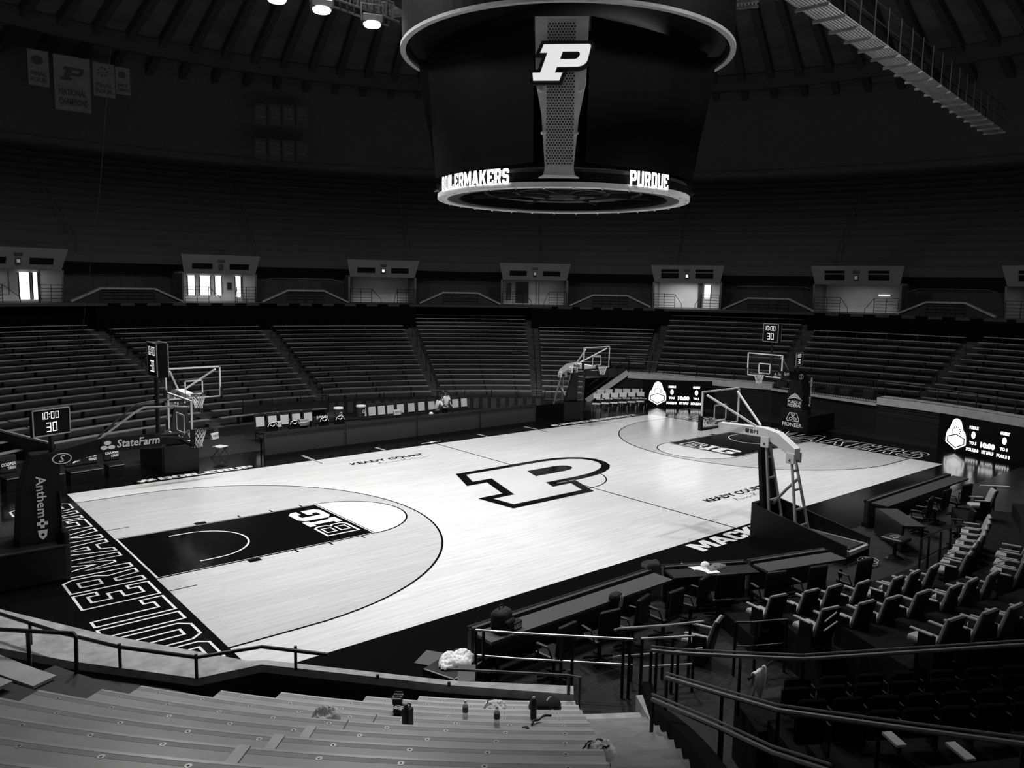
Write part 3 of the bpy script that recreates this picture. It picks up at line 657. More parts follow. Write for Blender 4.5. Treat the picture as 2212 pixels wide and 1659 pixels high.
def practice_hoop(cx, by, b, label):
    """b = +1: the stand is on the +y side of the board"""
    t = thing('practice_goal', label, 'basketball hoop', (cx, by, 0), 0, None)
    Y = lambda v: b*v
    backboard(t, (0, 0, 2.9), 0, -b)
    ar = MB(); hw = .14
    pr = [(.05, 2.78, 3.0), (1.55, 2.80, 3.06), (2.0, 2.62, 2.98), (2.55, 2.32, 2.62)]
    vs = []
    for v, z0, z1 in pr: vs += [(-hw, Y(v), z0), (hw, Y(v), z0), (hw, Y(v), z1), (-hw, Y(v), z1)]
    fs = [(3, 2, 1, 0), (12, 13, 14, 15)]
    for i in range(3):
        for k in range(4): fs.append((4*i+k, 4*i+(k+1) % 4, 4*i+4+(k+1) % 4, 4*i+4+k))
    ar.add(vs, fs).build('arm', 'white', t)
    lt = MB(); text(lt, 'BPI', place2((b*.0+(.0), 0, 0), (1, 0, 0), (0, 1, 0)), None, .1) if False else None
    T = place2((-.145, Y(1.0), 2.86), (0, -1, 0), (0, 0, 1)) if b < 0 else place2((-.145, Y(1.45), 2.86), (0, -1, 0), (0, 0, 1))
    lt = MB(); lt.poly([[(0, 0), (.09, 0), (.11, .05), (.11, .11), (0, .11), (-.02, .05)]], T); text(lt, 'BPI', T @ Matrix.Translation((.15, 0, 0)), .24, .11, .02); lt.build('arm_lettering', 'dtext', t)
    for v, z, nm in ((1.65, 2.68, 'front_bracket'), (2.45, 2.36, 'rear_bracket')):
        for sx in (-1, 1): MB().rbox((sx*.17, Y(v), z), (.06, .26, .3), .02).build(nm, 'white', t)
        p = MB().tube([(-.22, Y(v), z-.05), (.22, Y(v), z-.05)], .03, 8); p.build('pivot_pin', 'dsteel', t)
    for (v0, v1, ztop, nm) in ((1.95, 1.65, 2.6, 'front_ladder'), (2.75, 2.45, 2.3, 'rear_ladder')):
        m = MB()
        for sx in (-1, 1): m.beam((sx*.33, Y(v0+.1), .3), (sx*.09, Y(v1), ztop), .07, .05, (0, 1, 0))
        for q in (.0, .12, .34, .6, .85):
            f = q; m.beam((-.33+.24*f, Y(v0+.1+(v1-v0-.1)*f), .3+(ztop-.3)*f), (.33-.24*f, Y(v0+.1+(v1-v0-.1)*f), .3+(ztop-.3)*f), .05, .05)
        m.build(nm, 'steel', t)
    MB().tube([(0, Y(1.9), .95), (0, Y(2.3), 1.45), (0, Y(2.62), 1.8)], .04, 8).build('spring_strut', 'steel', t)
    fpd = MB(); v = []
    for z, hw_, vv in ((.9, .46, 1.88), (2.5, .2, 1.55)): v += [(-hw_, Y(vv-.1), z), (hw_, Y(vv-.1), z), (hw_, Y(vv), z), (-hw_, Y(vv), z)]
    fpd.add(v, [(0, 1, 5, 4), (1, 2, 6, 5), (2, 3, 7, 6), (3, 0, 4, 7), (4, 5, 6, 7), (3, 2, 1, 0)]).build('front_pad', 'pad', t)
    bp = MB(); bp.rbox((0, Y(1.66), .52), (1.2, .14, 1.02), .04)
    for sx in (-1, 1):
        vv = [(sx*.57, Y(1.65), 0), (sx*.57, Y(4.4), 0), (sx*.57, Y(4.4), .5), (sx*.57, Y(1.65), 1.0), (sx*.63, Y(1.65), 0), (sx*.63, Y(4.4), 0), (sx*.63, Y(4.4), .5), (sx*.63, Y(1.65), 1.0)]
        bp.add(vv, [(0, 1, 2, 3), (7, 6, 5, 4), (0, 4, 5, 1), (1, 5, 6, 2), (2, 6, 7, 3), (3, 7, 4, 0)])
    bp.build('base_padding', 'pad', t)
    bs = MB(); bs.beam((-.5, Y(1.8), .28), (-.5, Y(4.4), .28), .08, .14); bs.beam((.5, Y(1.8), .28), (.5, Y(4.4), .28), .08, .14); bs.beam((-.5, Y(4.4), .28), (.5, Y(4.4), .28), .08, .1); bs.build('base_frame', 'steel', t)
    MB().box((0, Y(3.8), .22), (.95, 1.0, .25)).build('ballast_box', 'dsteel', t)
    for sx in (-1, 1): MB().tube([(sx*.75, Y(.06), 3.86), (sx*.12, Y(1.3), 3.08)], .033, 8).build('board_brace', 'white', t)
    for sx in (-1, 1):
        for vv in (2.0, 4.2): MB().tube([(sx*.5-.03, Y(vv), .08), (sx*.5+.03, Y(vv), .08)], .08, 12).build('caster', 'black', t)
    return t
practice_hoop(.15, -6.8, -1, 'white portable practice goal in the foreground seen from behind, right of the centre logo')
practice_hoop(-10.5, 6.8, 1, 'white portable practice goal on the far left sideline, left of the team chairs')
practice_hoop(9.05, 6.8, 1, 'white portable practice goal on the far sideline right of the middle aisle')

# ================================================================ courtside screen table on the far sideline, and the near press tables
def press_table(x0, x1, y, side, label, top='tabletop', h=1.0, grey=True, group=None):
    """side=-1: screen faces -y"""
    t = thing('press_table', label, 'table', ((x0+x1)/2, y, 0), 0, group); Lh = (x1-x0)/2
    MB().box((0, 0, h/2+.06), (2*Lh, .1, h-.12)).build('screen_cabinet', 'panel', t)
    e = MB(); e.box((0, side*.06, h-.03), (2*Lh, .06, .08)); e.box((0, side*.03, .06), (2*Lh, .16, .12)); e.build('edge_trim', 'black', t)
    for sx in (-1, 1): MB().box((sx*(Lh-.03), 0, h/2), (.04, .14, h)).build('end_post', 'dsteel', t)
    MB().box((0, -side*.38, h-(.26 if side < 0 else .06)), (2*Lh, .62 if side < 0 else .5, .05)).build('table_top', top, t)
    n = max(2, int(2*Lh/1.8))
    for k in range(n):
        MB().box((-Lh+.15+(2*Lh-.3)*k/(n-1), -side*.62, (h-.28)/2), (.05, .05, h-.28)).build('leg', 'black', t)
    return t
TW = ['leftmost', 'second from the left', 'third from the left', 'rightmost']
for i in range(4):
    x0 = -7.1+i*3.57
    t = press_table(x0, x0+3.55, 9.2, -1, 'long dark courtside screen table on the far sideline, %s of four' % TW[i], 'black', 1.0, group='screen tables on the far sideline')
    lt = MB(); text(lt, 'GATORADE', place2((-.9, -.085, .055), (1, 0, 0), (0, 0, 1)), .45, .035, .01); text(lt, 'GATORADE', place2((.9, -.085, .055), (1, 0, 0), (0, 0, 1)), .45, .035, .01); lt.build('small_lettering', 'lbl', t)
press_table(-11.3, -6.4, -9.8, 1, 'long press table with grey top along the near sideline, left of the papers', h=.8, group='press tables on the near sideline')
def turned(t, a, b):
    a, b = Vector(a), Vector(b); t.location = ((a.x+b.x)/2, (a.y+b.y)/2, 0); t.rotation_euler = (0, 0, math.atan2(b.y-a.y, b.x-a.x))
turned(press_table(-1.0, 1.0, 0, 1, 'black covered press table along the near sideline, holding papers and a cap', 'blackc', h=.8, group='press tables on the near sideline'), (-6.0, -9.85), (-4.25, -10.75))
turned(press_table(-1.15, 1.15, 0, 1, 'dark topped press table between the paper covered one and the practice goal', 'panel', h=.8, group='press tables on the near sideline'), (-4.15, -10.8), (-1.95, -11.45))
press_table(3.2, 9.0, -9.9, 1, 'dark press table along the near sideline right of the practice goal', 'carpet', h=.8, group='press tables on the near sideline')
t = thing('press_table', 'short dark desk set at an angle right of the practice goal base', 'table', (2.45, -11.2, 0), R_(48))
MB().box((0, 0, .72), (1.7, .6, .05)).build('table_top', 'carpet', t); MB().box((0, .28, .4), (1.7, .05, .7)).build('front_panel', 'black', t)
for sx in (-.8, .8): MB().box((sx, -.25, .35), (.05, .05, .7)).build('leg', 'black', t)

# ================================================================ floor-level LED scoreboards
def led_board(org, ang, label):
    """org: floor point under the emblem; ang: direction in which the board runs"""
    t = thing('led_scoreboard', label, 'scoreboard', (org[0], org[1], 0), ang)
    MB().box((1.1, .06, .80), (4.0, .1, 1.56)).build('screen_panel', 'screen', t)
    T = place2((0, 0, 0), (1, 0, 0), (0, 0, 1)) ; Y = -.004
    def TT(x, z): return place2((x, Y, z), (1, 0, 0), (0, 0, 1))
    em = MB()
    blob = [(0, .1), (.5, .38), (.5, .6), (.47, .78), (.42, .93), (.34, .98), (.27, 1.2), (.2, 1.38), (.1, 1.46), (0, 1.48)]
    blob = blob+[(-a, z) for a, z in reversed(blob[1:-1])]
    hexo = [(0, .22), (.38, .42), (.38, .62), (0, .76), (-.38, .62), (-.38, .42)]
    em.poly([blob, list(reversed(offset(hexo, .045)))], TT(0, 0)); em.poly([hexo], TT(0, 0))
    em.build('emblem', 'led', t)
    dk = MB(); T2 = place2((0, Y-.004, 0), (1, 0, 0), (0, 0, 1))
    for k in range(9):
        a = R_(-30+k*30); dk.poly([[(.19*math.cos(a)-.025, .93+.17*math.sin(a)-.03), (.19*math.cos(a)+.025, .93+.17*math.sin(a)-.03), (.19*math.cos(a)+.025, .93+.17*math.sin(a)+.03), (.19*math.cos(a)-.025, .93+.17*math.sin(a)+.03)]], T2)
    text(dk, 'PURDUE', place2((-.26, Y-.004, .48), (1, 0, 0), (0, 0, 1)), .52, .12, .02) if False else None
    dk.build('emblem_detail', 'dtext', t)
    d = MB()
    def tx(s, x, z, wd, h, b=.06): text(d, s, TT(x-wd/2, z), wd, h, b)
    for x, nm in ((.82, 'PURDUE'), (2.22, 'GUEST')):
        tx(nm, x, 1.13, .42, .14); tx('0', x, .73, .2, .32, .08); tx('TO 5', x, .47, .34, .14); tx('FOULS 0', x, .17, .58, .15)
    tx('10:00', 1.5, .42, .66, .25, .07); tx('1ST HALF', 1.52, .18, .54, .15)
    d.build('lit_text', 'led', t); return t
led_board((16.9, 9.35), math.atan2(-.74, .67), 'floor level lit scoreboard with train emblem behind the folding chairs at the far corner')
led_board((17.5, -6.85), math.atan2(-.95, -.3), 'floor level lit scoreboard with train emblem beyond the near right corner of the court')

# ================================================================ right-hand front wall, pale ledge, ramp and barrier
def atr(px, py, R, c=C):
    d = ray(px, py); ox, oy = CP.x-c.x, CP.y-c.y; a = d.x**2+d.y**2; b = 2*(ox*d.x+oy*d.y); cc = ox*ox+oy*oy-R*R
    return CP+d*((-b+math.sqrt(b*b-4*a*cc))/(2*a))
def wall_run(name, pts, parent=None, pale=.34):
    m = MB(); f = MB()
    for a, b in zip(pts, pts[1:]):
        a, b = Vector(a), Vector(b); d = (b-a).normalized(); n = Vector((-d.y, d.x, 0))
        if n.dot(Vector((C.x, C.y, 0))-a) < 0: n = -n
        f.add([a, b, (b.x, b.y, 0), (a.x, a.y, 0), a-n*.2, b-n*.2, (b.x-n.x*.2, b.y-n.y*.2, 0), (a.x-n.x*.2, a.y-n.y*.2, 0)], [(0, 1, 2, 3), (7, 6, 5, 4), (0, 4, 5, 1)])
        o = n*.12; h = Vector((0, 0, pale)); m.use('ledge_r')
        m.add([a+o, b+o, b-n*.9, a-n*.9, a+o-h, b+o-h, b-n*.9-h, a-n*.9-h], [(0, 1, 2, 3), (7, 6, 5, 4), (4, 5, 1, 0), (6, 7, 3, 2), (7, 4, 0, 3), (5, 6, 2, 1)])
    w_ = f.build(name, 'wall_black', parent); c = m.build('ledge', None, w_); return w_
RW = 23.0
RA_ = 26.2
A_ = [atr(1357, 804, RA_), atr(1430, 809, RA_), atr(1500, 816, RA_), atr(1580, 823, RA_), atr(1669, 829, RA_)]
wl1 = wall_run('wall_right', A_); wl1['kind'] = 'structure'
B_ = [atr(1897, 858, RW), atr(1970, 867, RW), atr(2050, 878, RW), atr(2130, 891, RW), atr(2212, 905, RW), atr(2300, 923, RW)]
w2_ = wall_run('wall_corner', B_); w2_['kind'] = 'structure'
G_ = [Vector((A_[-1].x, A_[-1].y, A_[-1].z-.25)), Vector((B_[0].x, B_[0].y, B_[0].z-.3))]
w3_ = wall_run('wall_gap', G_, None, .12); w3_['kind'] = 'structure'
# thin framed channel under the ledges
for pts, nm in ((A_, 'left'), (B_, 'right')):
    m = MB()
    for a, b in zip(pts, pts[1:]):
        n = (Vector((C.x, C.y, 0))-Vector((a.x, a.y, 0))).normalized()*.16
        for dz in (-.42, -.68): m.tube([a+n+Vector((0, 0, dz)), b+n+Vector((0, 0, dz))], .012, 4)
        for k in (0, .5): p = a.lerp(b, k)+n; m.tube([p+Vector((0, 0, -.42)), p+Vector((0, 0, -.68))], .010, 4)
    o = m.build('cable_tray', 'dsteel'); tag(o, 'thin framed channel under the pale ledge on the %s of the right wall' % nm, 'channel', 'framed channels under the ledges')
rmp = thing('stair_stringer', 'pale sloping stair edge running down to the folding chairs at the far corner', 'stair edge')
r0, r1 = A_[0], atr(1267, 866, 26.0)
MB().beam(r1, r0, .3, .3).build('stringer', 'ledge_r', rmp)
m = MB(); h = Vector((0, 0, .95)); m.tube([r1+h*.9, r0+h, r0+h+Vector((.8, -.9, 0))], .03, 6)
for k in (0, .25, .5, .75, 1): p = r1.lerp(r0, k); m.tube([p, p+h*(.9+.1*k)], .025, 6)
m.tube([r1+h*.45, r0+h*.5], .02, 6); m.build('handrail', 'black', rmp)
bw = MB(); bw.add([(r1.x, r1.y, 0), (r0.x, r0.y, 0), r0, r1], [(0, 1, 2, 3)]).build('side_wall', 'wall_black', rmp)
# barrier fence in the gap
f0, f1 = atr(1672, 842, RA_+.2), atr(1893, 868, RW+.2); fn = thing('barrier_fence', 'dark steel bar fence in the gap of the right ledge, behind the right baseline goal', 'fence')
m = MB(); 
for dz in (.12, 1.05): m.tube([f0+Vector((0, 0, dz)), f1+Vector((0, 0, dz))], .025, 6)
m.build('rail', 'black', fn)
nb = 44; m = MB()
for k in range(nb+1): p = f0.lerp(f1, k/nb); m.tube([p, p+Vector((0, 0, 1.05))], .014, 5)
o = m.build('bars', 'black', fn); o['kind'] = 'stuff'
bb = MB(); 
for k, q in enumerate((.3, .5, .64, .86)): p = f0.lerp(f1, q)+Vector((1.75, .35, .1)); bb.rbox(p, (.6, .6, .4+.2*(k % 2)), .1)
o = bb.build('covered_equipment', 'panel'); tag(o, 'low covered equipment behind the bar fence of the right ledge', 'equipment', kind='stuff')
# front rails of the right stands
for pts, nm in ((A_, 'above the left scoreboard'), (B_, 'above the right scoreboard')):
    t = thing('front_rail', 'dark rail along the pale ledge %s' % nm, 'rail'); m = MB()
    n = [(p-Vector((C.x, C.y, p.z))).normalized()*.85 for p in pts]
    m.tube([p+q+Vector((0, 0, .62)) for p, q in zip(pts, n)], .028, 6); m.build('top_rail', 'black', t)
    for a, b, q in zip(pts, pts[1:], n):
        for k in (0, .5): p = a.lerp(b, k)+q; MB().tube([p-Vector((0, 0, .1)), p+Vector((0, 0, .62))], .028, 6).build('post', 'black', t)
# low wall with rails in front of the far left and middle sections
m = MB(); m.use('wall_black'); ring_box(m, 20.9, 21.0, 0, .95, -3, 41); m.use('tier')
for k in range(24): ring_box(m, 20.86, 20.9, .25, .8, 9+k*1.33, 9+k*1.33+.8)
w4 = m.build('wall_far'); w4['kind'] = 'structure'
t = thing('front_rail', 'dark rail on the low wall behind the team chairs', 'rail'); m = MB()
m.tube([pol(20.9, a, 1.25) for a in range(-3, 42, 2)], .022, 6); m.build('top_rail', 'black', t)
for a in range(-3, 42, 4): MB().tube([pol(20.9, a, .9), pol(20.9, a, 1.25)], .02, 6).build('post', 'black', t)
# ================================================================ hanging centre scoreboard
Z0 = Vector((0, 0)); hs = thing('centre_scoreboard', 'huge black hanging scoreboard with lit P logo above the centre of the court', 'scoreboard', (0, 0, 9.7)); HZ = 9.7
hp = lambda R, a, z: Vector((R*math.sin(R_(a)), R*math.cos(R_(a)), z-HZ))
def hring(R0, R1, z0, z1, nm, m_, a0=0, a1=360, par=hs, step=6):
    m = MB(); ring_box(m, R0, R1, z0-HZ, z1-HZ, a0, a1, Z0, step); return m.build(nm, m_, par)
hring(3.95, 4.28, 9.98, 10.22, 'lower_band', 'screen'); hring(4.0, 4.33, 9.80, 9.95, 'lower_trim', 'white'); hring(3.95, 4.22, 10.24, 10.34, 'upper_trim', 'panel')
hring(3.6, 4.0, 9.84, 9.9, 'inner_shelf', 'panel'); hring(3.55, 3.65, 9.86, 10.3, 'inner_band', 'screen')
# bottom spokes and crossbars
m = MB()
for k in range(8): m.beam(hp(.5, k*45+20, 10.1), hp(3.7, k*45+20, 10.1), .08, .12)
for R in (1.6, 2.7): m.tube([hp(R, a, 10.1) for a in range(0, 360, 15)], .05, 5, True)
m.build('underside_frame', 'dsteel', hs)
MB().lathe([(.5, 10.0-HZ), (.55, 10.4-HZ), (.2, 10.8-HZ)]).build('hub', 'dsteel', hs)
MB().lathe([(.02, 0), (.11, .04), (.13, .12), (.08, .2)], hp(3.7, 225, 9.86)).build('camera_dome', 'white', hs)
for k in range(30):
    MB().lathe([(.01, -.05), (.04, -.03), (.05, 0)], hp(4.2, k*12+3, 9.8), 8).build('stud', 'offwhite', hs)
# letters along the lower band
def arc_text(s, a0, a1, R, z, h, nm):
    m = MB(); ws = [GW.get(c, 1.) for c in s]; tot = sum(ws)+.14*(len(s)-1); x = 0; da = (a1-a0)/tot
    for c, wd in zip(s, ws):
        am = R_(a0+(x+wd/2)*da); ux = Vector((math.cos(am), -math.sin(am), 0))*(1 if da > 0 else -1); W_ = abs(R_(da))*R*wd
        o = Vector((R*math.sin(am), R*math.cos(am), z-HZ))-ux*W_/2
        T = place2(o, ux, (0, 0, 1)); m.poly([[(p[0]*W_, p[1]*h) for p in lp] for lp in G[c]], T)
        x += wd+.14
    return m.build(nm, 'led', hs)
arc_text('BOILERMAKERS', 223.4+64, 223.4+21.5, 4.38, 9.9, .46, 'lit_name')
arc_text('PURDUE', 223.4-27, 223.4-48, 4.38, 9.9, .46, 'lit_name')
# four corner columns with perforated strips, four dark video boards
for k in range(4):
    a = 225+90*k; ta = Vector((math.cos(R_(a)), -math.sin(R_(a)), 0))*(-1); ra = Vector((math.sin(R_(a)), math.cos(R_(a)), 0))
    prof = [(10.05, 4.45, .60), (10.14, 4.36, .46), (10.35, 4.36, .42), (11.8, 4.56, .54), (12.7, 4.72, .72), (14.4, 4.95, .76)]
    m = MB(); vs = []
    for z, R, hw in prof:
        c = ra*R+Vector((0, 0, z-HZ)); vs += [c-ta*hw, c+ta*hw, c+ta*hw-ra*.35, c-ta*hw-ra*.35]
    fs = [(3, 2, 1, 0), (20, 21, 22, 23)]
    for i in range(5):
        for j in range(4): fs.append((4*i+j, 4*i+(j+1) % 4, 4*i+4+(j+1) % 4, 4*i+4+j))
    col = m.add(vs, fs).build('corner_column', 'screen' if k else mat('column_steel', .8, .45, .08, 2), hs)  # light on the front column and shade on the others put into their colours
    if k == 0:
        def cp(x, z, d=.012):
            for (z0, R0, _), (z1, R1, _) in zip(prof[2:], prof[3:]):
                if z0 <= z <= z1+1e-6: R = R0+(R1-R0)*(z-z0)/(z1-z0); break
            return ra*(R+d)+ta*x+Vector((0, 0, z-HZ))
        st_ = MB(); zz = [10.4, 11.8, 12.7, 14.3]
        for z0, z1 in zip(zz, zz[1:]): st_.add([cp(-.40, z0), cp(.40, z0), cp(.40, z1), cp(-.40, z1)], [(0, 1, 2, 3)])
        st_.build('perforated_strip', mat('strip_steel', .6, .5, .08, 3), col)
        h = MB(); row = 0; z = 10.46
        while z < 14.26:
            for c_ in range(10 if row % 2 else 9):
                x = (c_-(4.5 if row % 2 else 4))*.083
                h.add([cp(x+.027*math.cos(i*PI/3), z+.027*math.sin(i*PI/3), .016) for i in range(6)], [tuple(range(6))])
            z += .072; row += 1
        h.build('perforations', 'dtext', col)
        rv = MB()
        for x, z in ((-.58, 12.45), (.58, 12.45), (-.48, 11.3), (.48, 11.3)):
            p = cp(x, z, .02); rv.lathe([(.01, -.05), (.07, -.03), (.08, 0), (.07, .03), (.01, .05)], p, 10)
        rv.build('rivets', 'offwhite', col)
        b = MB().rbox((0, 0, 0), (1.95, .02, .02), .005) if False else None
        o1, i1 = P_loops(.98, 0, 0); pc = ra*5.0+Vector((0, 0, 13.13-HZ))+ta*0.02
        T = place2(pc-ra*.1, ta, Vector((0, 0, 1))); bk = MB().poly([offset(o1, .10)], T, .12); bk.build('logo_backing', 'dtext', hs)
        rim_ = MB().ring2(offset(o1, .02), .035, place2(pc+ra*.03, ta, (0, 0, 1))); rim_.build('logo_rim', 'grey', hs)
        T = place2(pc+ra*.04, ta, Vector((0, 0, 1))); MB().poly([o1, i1], T).build('lit_logo', mat('lit_logo', .8, .5, 0, emit=.68), hs)
        n = (5.0, 5.6)
for k in range(4):
    a = 225+90*k; m = MB(); vs = []
    N = 8
    for i in range(N+1):
        q = i/N; aa = a+10+q*70; R = 4.75/max(.72, math.cos(R_(aa-a-45)))*.76+.3*math.sin(PI*q)
        for z, dr in ((10.5, 0), (14.5, .3)): vs.append(hp(R+dr, aa, z))
    m.add(vs, [(2*i, 2*i+2, 2*i+3, 2*i+1) for i in range(N)]); m.build('video_board', 'screen', hs)
hring(3.0, 3.4, 10.5, 14.5, 'core', 'black')
# upper drum with pale lit lower rim
hring(5.3, 5.54, 14.72, 17.0, 'upper_drum', 'screen', step=4); hring(5.42, 5.6, 14.60, 14.70, 'drum_rim', 'offwhite', step=4); hring(3.2, 5.4, 14.8, 14.9, 'drum_ceiling', 'black')
for k in range(4): MB().beam(hp(3, 45+90*k, 17), hp(2.2, 45+90*k, 30), .2, .2).build('hoist_truss', 'black', hs)

# ================================================================ lamps, catwalks, truss, banners
FX = ['partly cut off by the top edge', 'second from the left', 'third from the left', 'nearest to the hanging scoreboard']
for (px, py), wds in zip(((522, -9), (598, 2), (695, 25), (804, 56)), FX):
    p = atz(px, py, 16.0)
    t = thing('arena_lamp', 'bright arena floodlight under the roof, %s' % wds, 'floodlight', p, R_(-20), 'floodlights of the upper left')
    MB().rbox((0, .05, .22), (.72, .5, .3), .04).build('housing', 'dsteel', t)
    MB().lathe([(.02, -.02), (.27, -.02), (.31, .05), (.3, .1)], (0, 0, 0), 20).build('lens', 'lamp', t)
    y = MB(); y.beam((-.38, .05, .15), (-.38, .05, .75), .04, .06, (0, 1, 0)); y.beam((.38, .05, .15), (.38, .05, .75), .04, .06, (0, 1, 0)); y.beam((-.4, .05, .75), (.4, .05, .75), .05, .05); y.build('yoke', 'black', t)
t = thing('lamp_truss', 'lattice roof truss above the floodlights, ending at the hanging scoreboard', 'truss'); m = MB()
pa, pb_ = atz(640, -32, 16.9), atz(862, 48, 16.4); W3 = [Vector((0, 0, 0)), Vector((0, .7, 0)), Vector((0, .35, .75))]
for w_ in W3: m.tube([pa+w_, pb_+w_], .05, 6)
for k in range(14):
    a = pa.lerp(pb_, k/14); b = pa.lerp(pb_, (k+1)/14); m.tube([a+W3[0], b+W3[2]], .03, 4); m.tube([a+W3[2], b+W3[1]], .03, 4); m.tube([a+W3[0], b+W3[1]], .03, 4)
m.build('lattice', 'dsteel', t)
def catwalk(a, b, z, wd, lab, n, rails=True):
    t = thing('catwalk', lab, 'catwalk'); a = Vector((a[0], a[1], z)); b = Vector((b[0], b[1], z)); d = (b-a).normalized(); s = Vector((-d.y, d.x, 0))
    g = MB()
    for k in range(9): o = s*(wd*(k/8-.5)); g.beam(a+o, b+o, wd/8*.6, .04)
    g.build('deck_slats', 'alu_dim', t)
    for k in range(n+1): p = a.lerp(b, k/n)-Vector((0, 0, .07)); MB().beam(p-s*(wd/2+.1), p+s*(wd/2+.1), .07, .09).build('crossbar', 'alu_dim', t)
    if rails:
        for sd in (-1, 1):
            r = MB()
            for hh in (.55, 1.1): r.tube([a+s*sd*wd/2+Vector((0, 0, hh)), b+s*sd*wd/2+Vector((0, 0, hh))], .02, 5)
            for k in range(n+1): p = a.lerp(b, k/n)+s*sd*(wd/2+.06); r.tube([p, p+Vector((0, 0, 1.15))], .02, 5)
            r.build('side_rail', 'panel' if sd < 0 else 'matte', t)
catwalk((-.25, -8.07), (25.6, -4.4), 15, .78, 'slatted roof catwalk running down to the right above the stands', 20)
catwalk((5.4, -3.1), (8.5, -1.0), 18, 1.1, 'short piece of slatted roof catwalk behind the hanging scoreboard', 6, False)
catwalk((-3.6, 8.6), (-.6, 10.2), 18.3, 1.2, 'slatted roof catwalk left of the hanging scoreboard', 4, False)
t = thing('hanging_cable', 'thin cable hanging from the roof down to the left stands', 'cable'); MB().tube([aty(240, 90, 18), aty(215, 420, 18), aty(165, 820, 18)], .012, 4).build('cable', 'dsteel', t)
BN = [((58, 104), (104, 112), (112, 190), (62, 182), ['(ncaa)', 'FINAL', 'FOUR'], 'leftmost of the four roof banners, reading FINAL FOUR'),
      ((113, 115), (192, 131), (200, 247), (120, 235), ['P', 'NATIONAL', 'CHAMPIONS'], 'largest of the four roof banners, with a dark P'),
      ((197, 132), (244, 141), (248, 215), (203, 206), ['*', 'FINAL', 'FOUR'], 'third of the four roof banners, right of the largest'),
      ((248, 143), (279, 149), (282, 208), (251, 202), ['(ncaa)', 'NIT', 'CHAMPIONS'], 'rightmost and smallest of the four roof banners')]
for tl, tr_, br, bl, words_, lab in BN:
    q = [aty(*p, 40.5) for p in (tl, tr_, br, bl)]; wd = (q[1]-q[0]).length; c = q[0]; ht = q[0].z-q[3].z
    t = thing('hanging_banner', 'faint pale hanging banner, '+lab, 'banner', (q[3].x, q[3].y, q[3].z), 0, 'four large banners at upper left')
    MB().box((wd/2, .02, ht/2), (wd, .03, ht)).build('cloth', 'banner', t)
    m = MB(); T = lambda x, z: place2((x, -.01, z), (1, 0, 0), (0, 0, 1))
    if words_[0] == 'P': o1, i1 = P_loops(ht*.25); m.poly([o1, i1], T(wd*.5, ht*.68))
    elif words_[0] == '(ncaa)': m.poly([[(wd*.28*math.cos(2*PI*k/20), ht*.13*math.sin(2*PI*k/20)) for k in range(20)]], T(wd*.45, ht*.72))
    else:
        for k in range(7): a = 2*PI*k/7; m.poly([[(wd*.2*math.cos(a)+.08*math.cos(b_*PI/3), wd*.2*math.sin(a)+.08*math.sin(b_*PI/3)) for b_ in range(6)]], T(wd*.45, ht*.74))
    text(m, words_[1], T(wd*.12, ht*.28), wd*.76, ht*.13, .04); text(m, words_[2], T(wd*.1, ht*.1), wd*.8, ht*.13, .04)
    m.build('print', 'bantext', t)
BW = ['first', 'second', 'third', 'fourth']
for r in range(2):
    for k in range(4):
        px = 551+30*k; py = 222+76*r+k*2; q = [aty(px, py, 42), aty(px+25, py+1, 42), aty(px+24, py+46, 42), aty(px, py+45, 42)]
        wd = (q[1]-q[0]).length; ht = q[0].z-q[3].z
        t = thing('small_banner', 'tiny dark conference champions banner, %s from the left in the %s row' % (BW[k], ('upper', 'lower')[r]), 'banner', (q[3].x, 42, q[3].z), 0, 'rows of small dark banners')
        MB().box((wd/2, .02, ht/2), (wd, .03, ht)).build('cloth', 'grey', t)
        m = MB(); T = lambda x, z: place2((x, -.01, z), (1, 0, 0), (0, 0, 1))
        for j, s_ in enumerate(('BIG TEN', 'CO-TITLE', 'CHAMPS')): text(m, s_, T(wd*.1, ht*(.72-.2*j)), wd*.8, ht*.13, .03)
        m.build('print', 'lbl', t)

# ================================================================ chairs
def bench_chair(label, x, y, rz=0., group='team chairs behind the far screen tables'):
    t = thing('team_chair', label, 'chair', (x, y, 0), rz, group)        # faces -y
    MB().rbox((0, -.02, .44), (.48, .46, .08), .03).build('seat', 'pad', t)
    MB().rbox((0, .24, .86), (.50, .07, .72), .06, tilt=('X', -.12)).build('backrest', 'blackc', t)
    MB().rbox((0, .19, .86), (.38, .03, .42), .05, tilt=('X', -.12)).build('back_panel', 'offwhite', t)
    for sx in (-1, 1):
        for sy in (-.18, .2): MB().tube([(sx*.22, sy, 0), (sx*.2, sy*.9, .42)], .014, 6).build('leg', 'black', t)
    return t
tc = None
TX = [-5.9, -5.35, -4.8, -4.25, -3.7, -.95, -.45, .05, .55, 1.1, 1.72, 2.3, 2.9, 4.35, 4.9]
for i, x in enumerate(TX):
    y = 12.1-.02*x
    if i < 5: lab = 'white backed team chair left of the drinks table, %s from the left' % ORD[i]
    elif i < 13: lab = 'white backed team chair between the coolers and the two people, %s from the left' % ORD[i-5]
    else: lab = 'white backed team chair right of the two people, %s from the left' % ORD[i-13]
    if tc is None: tc = bench_chair(lab, x, y)
    else: dup(tc, (x, y, 0), random.uniform(-.03, .03), lab)
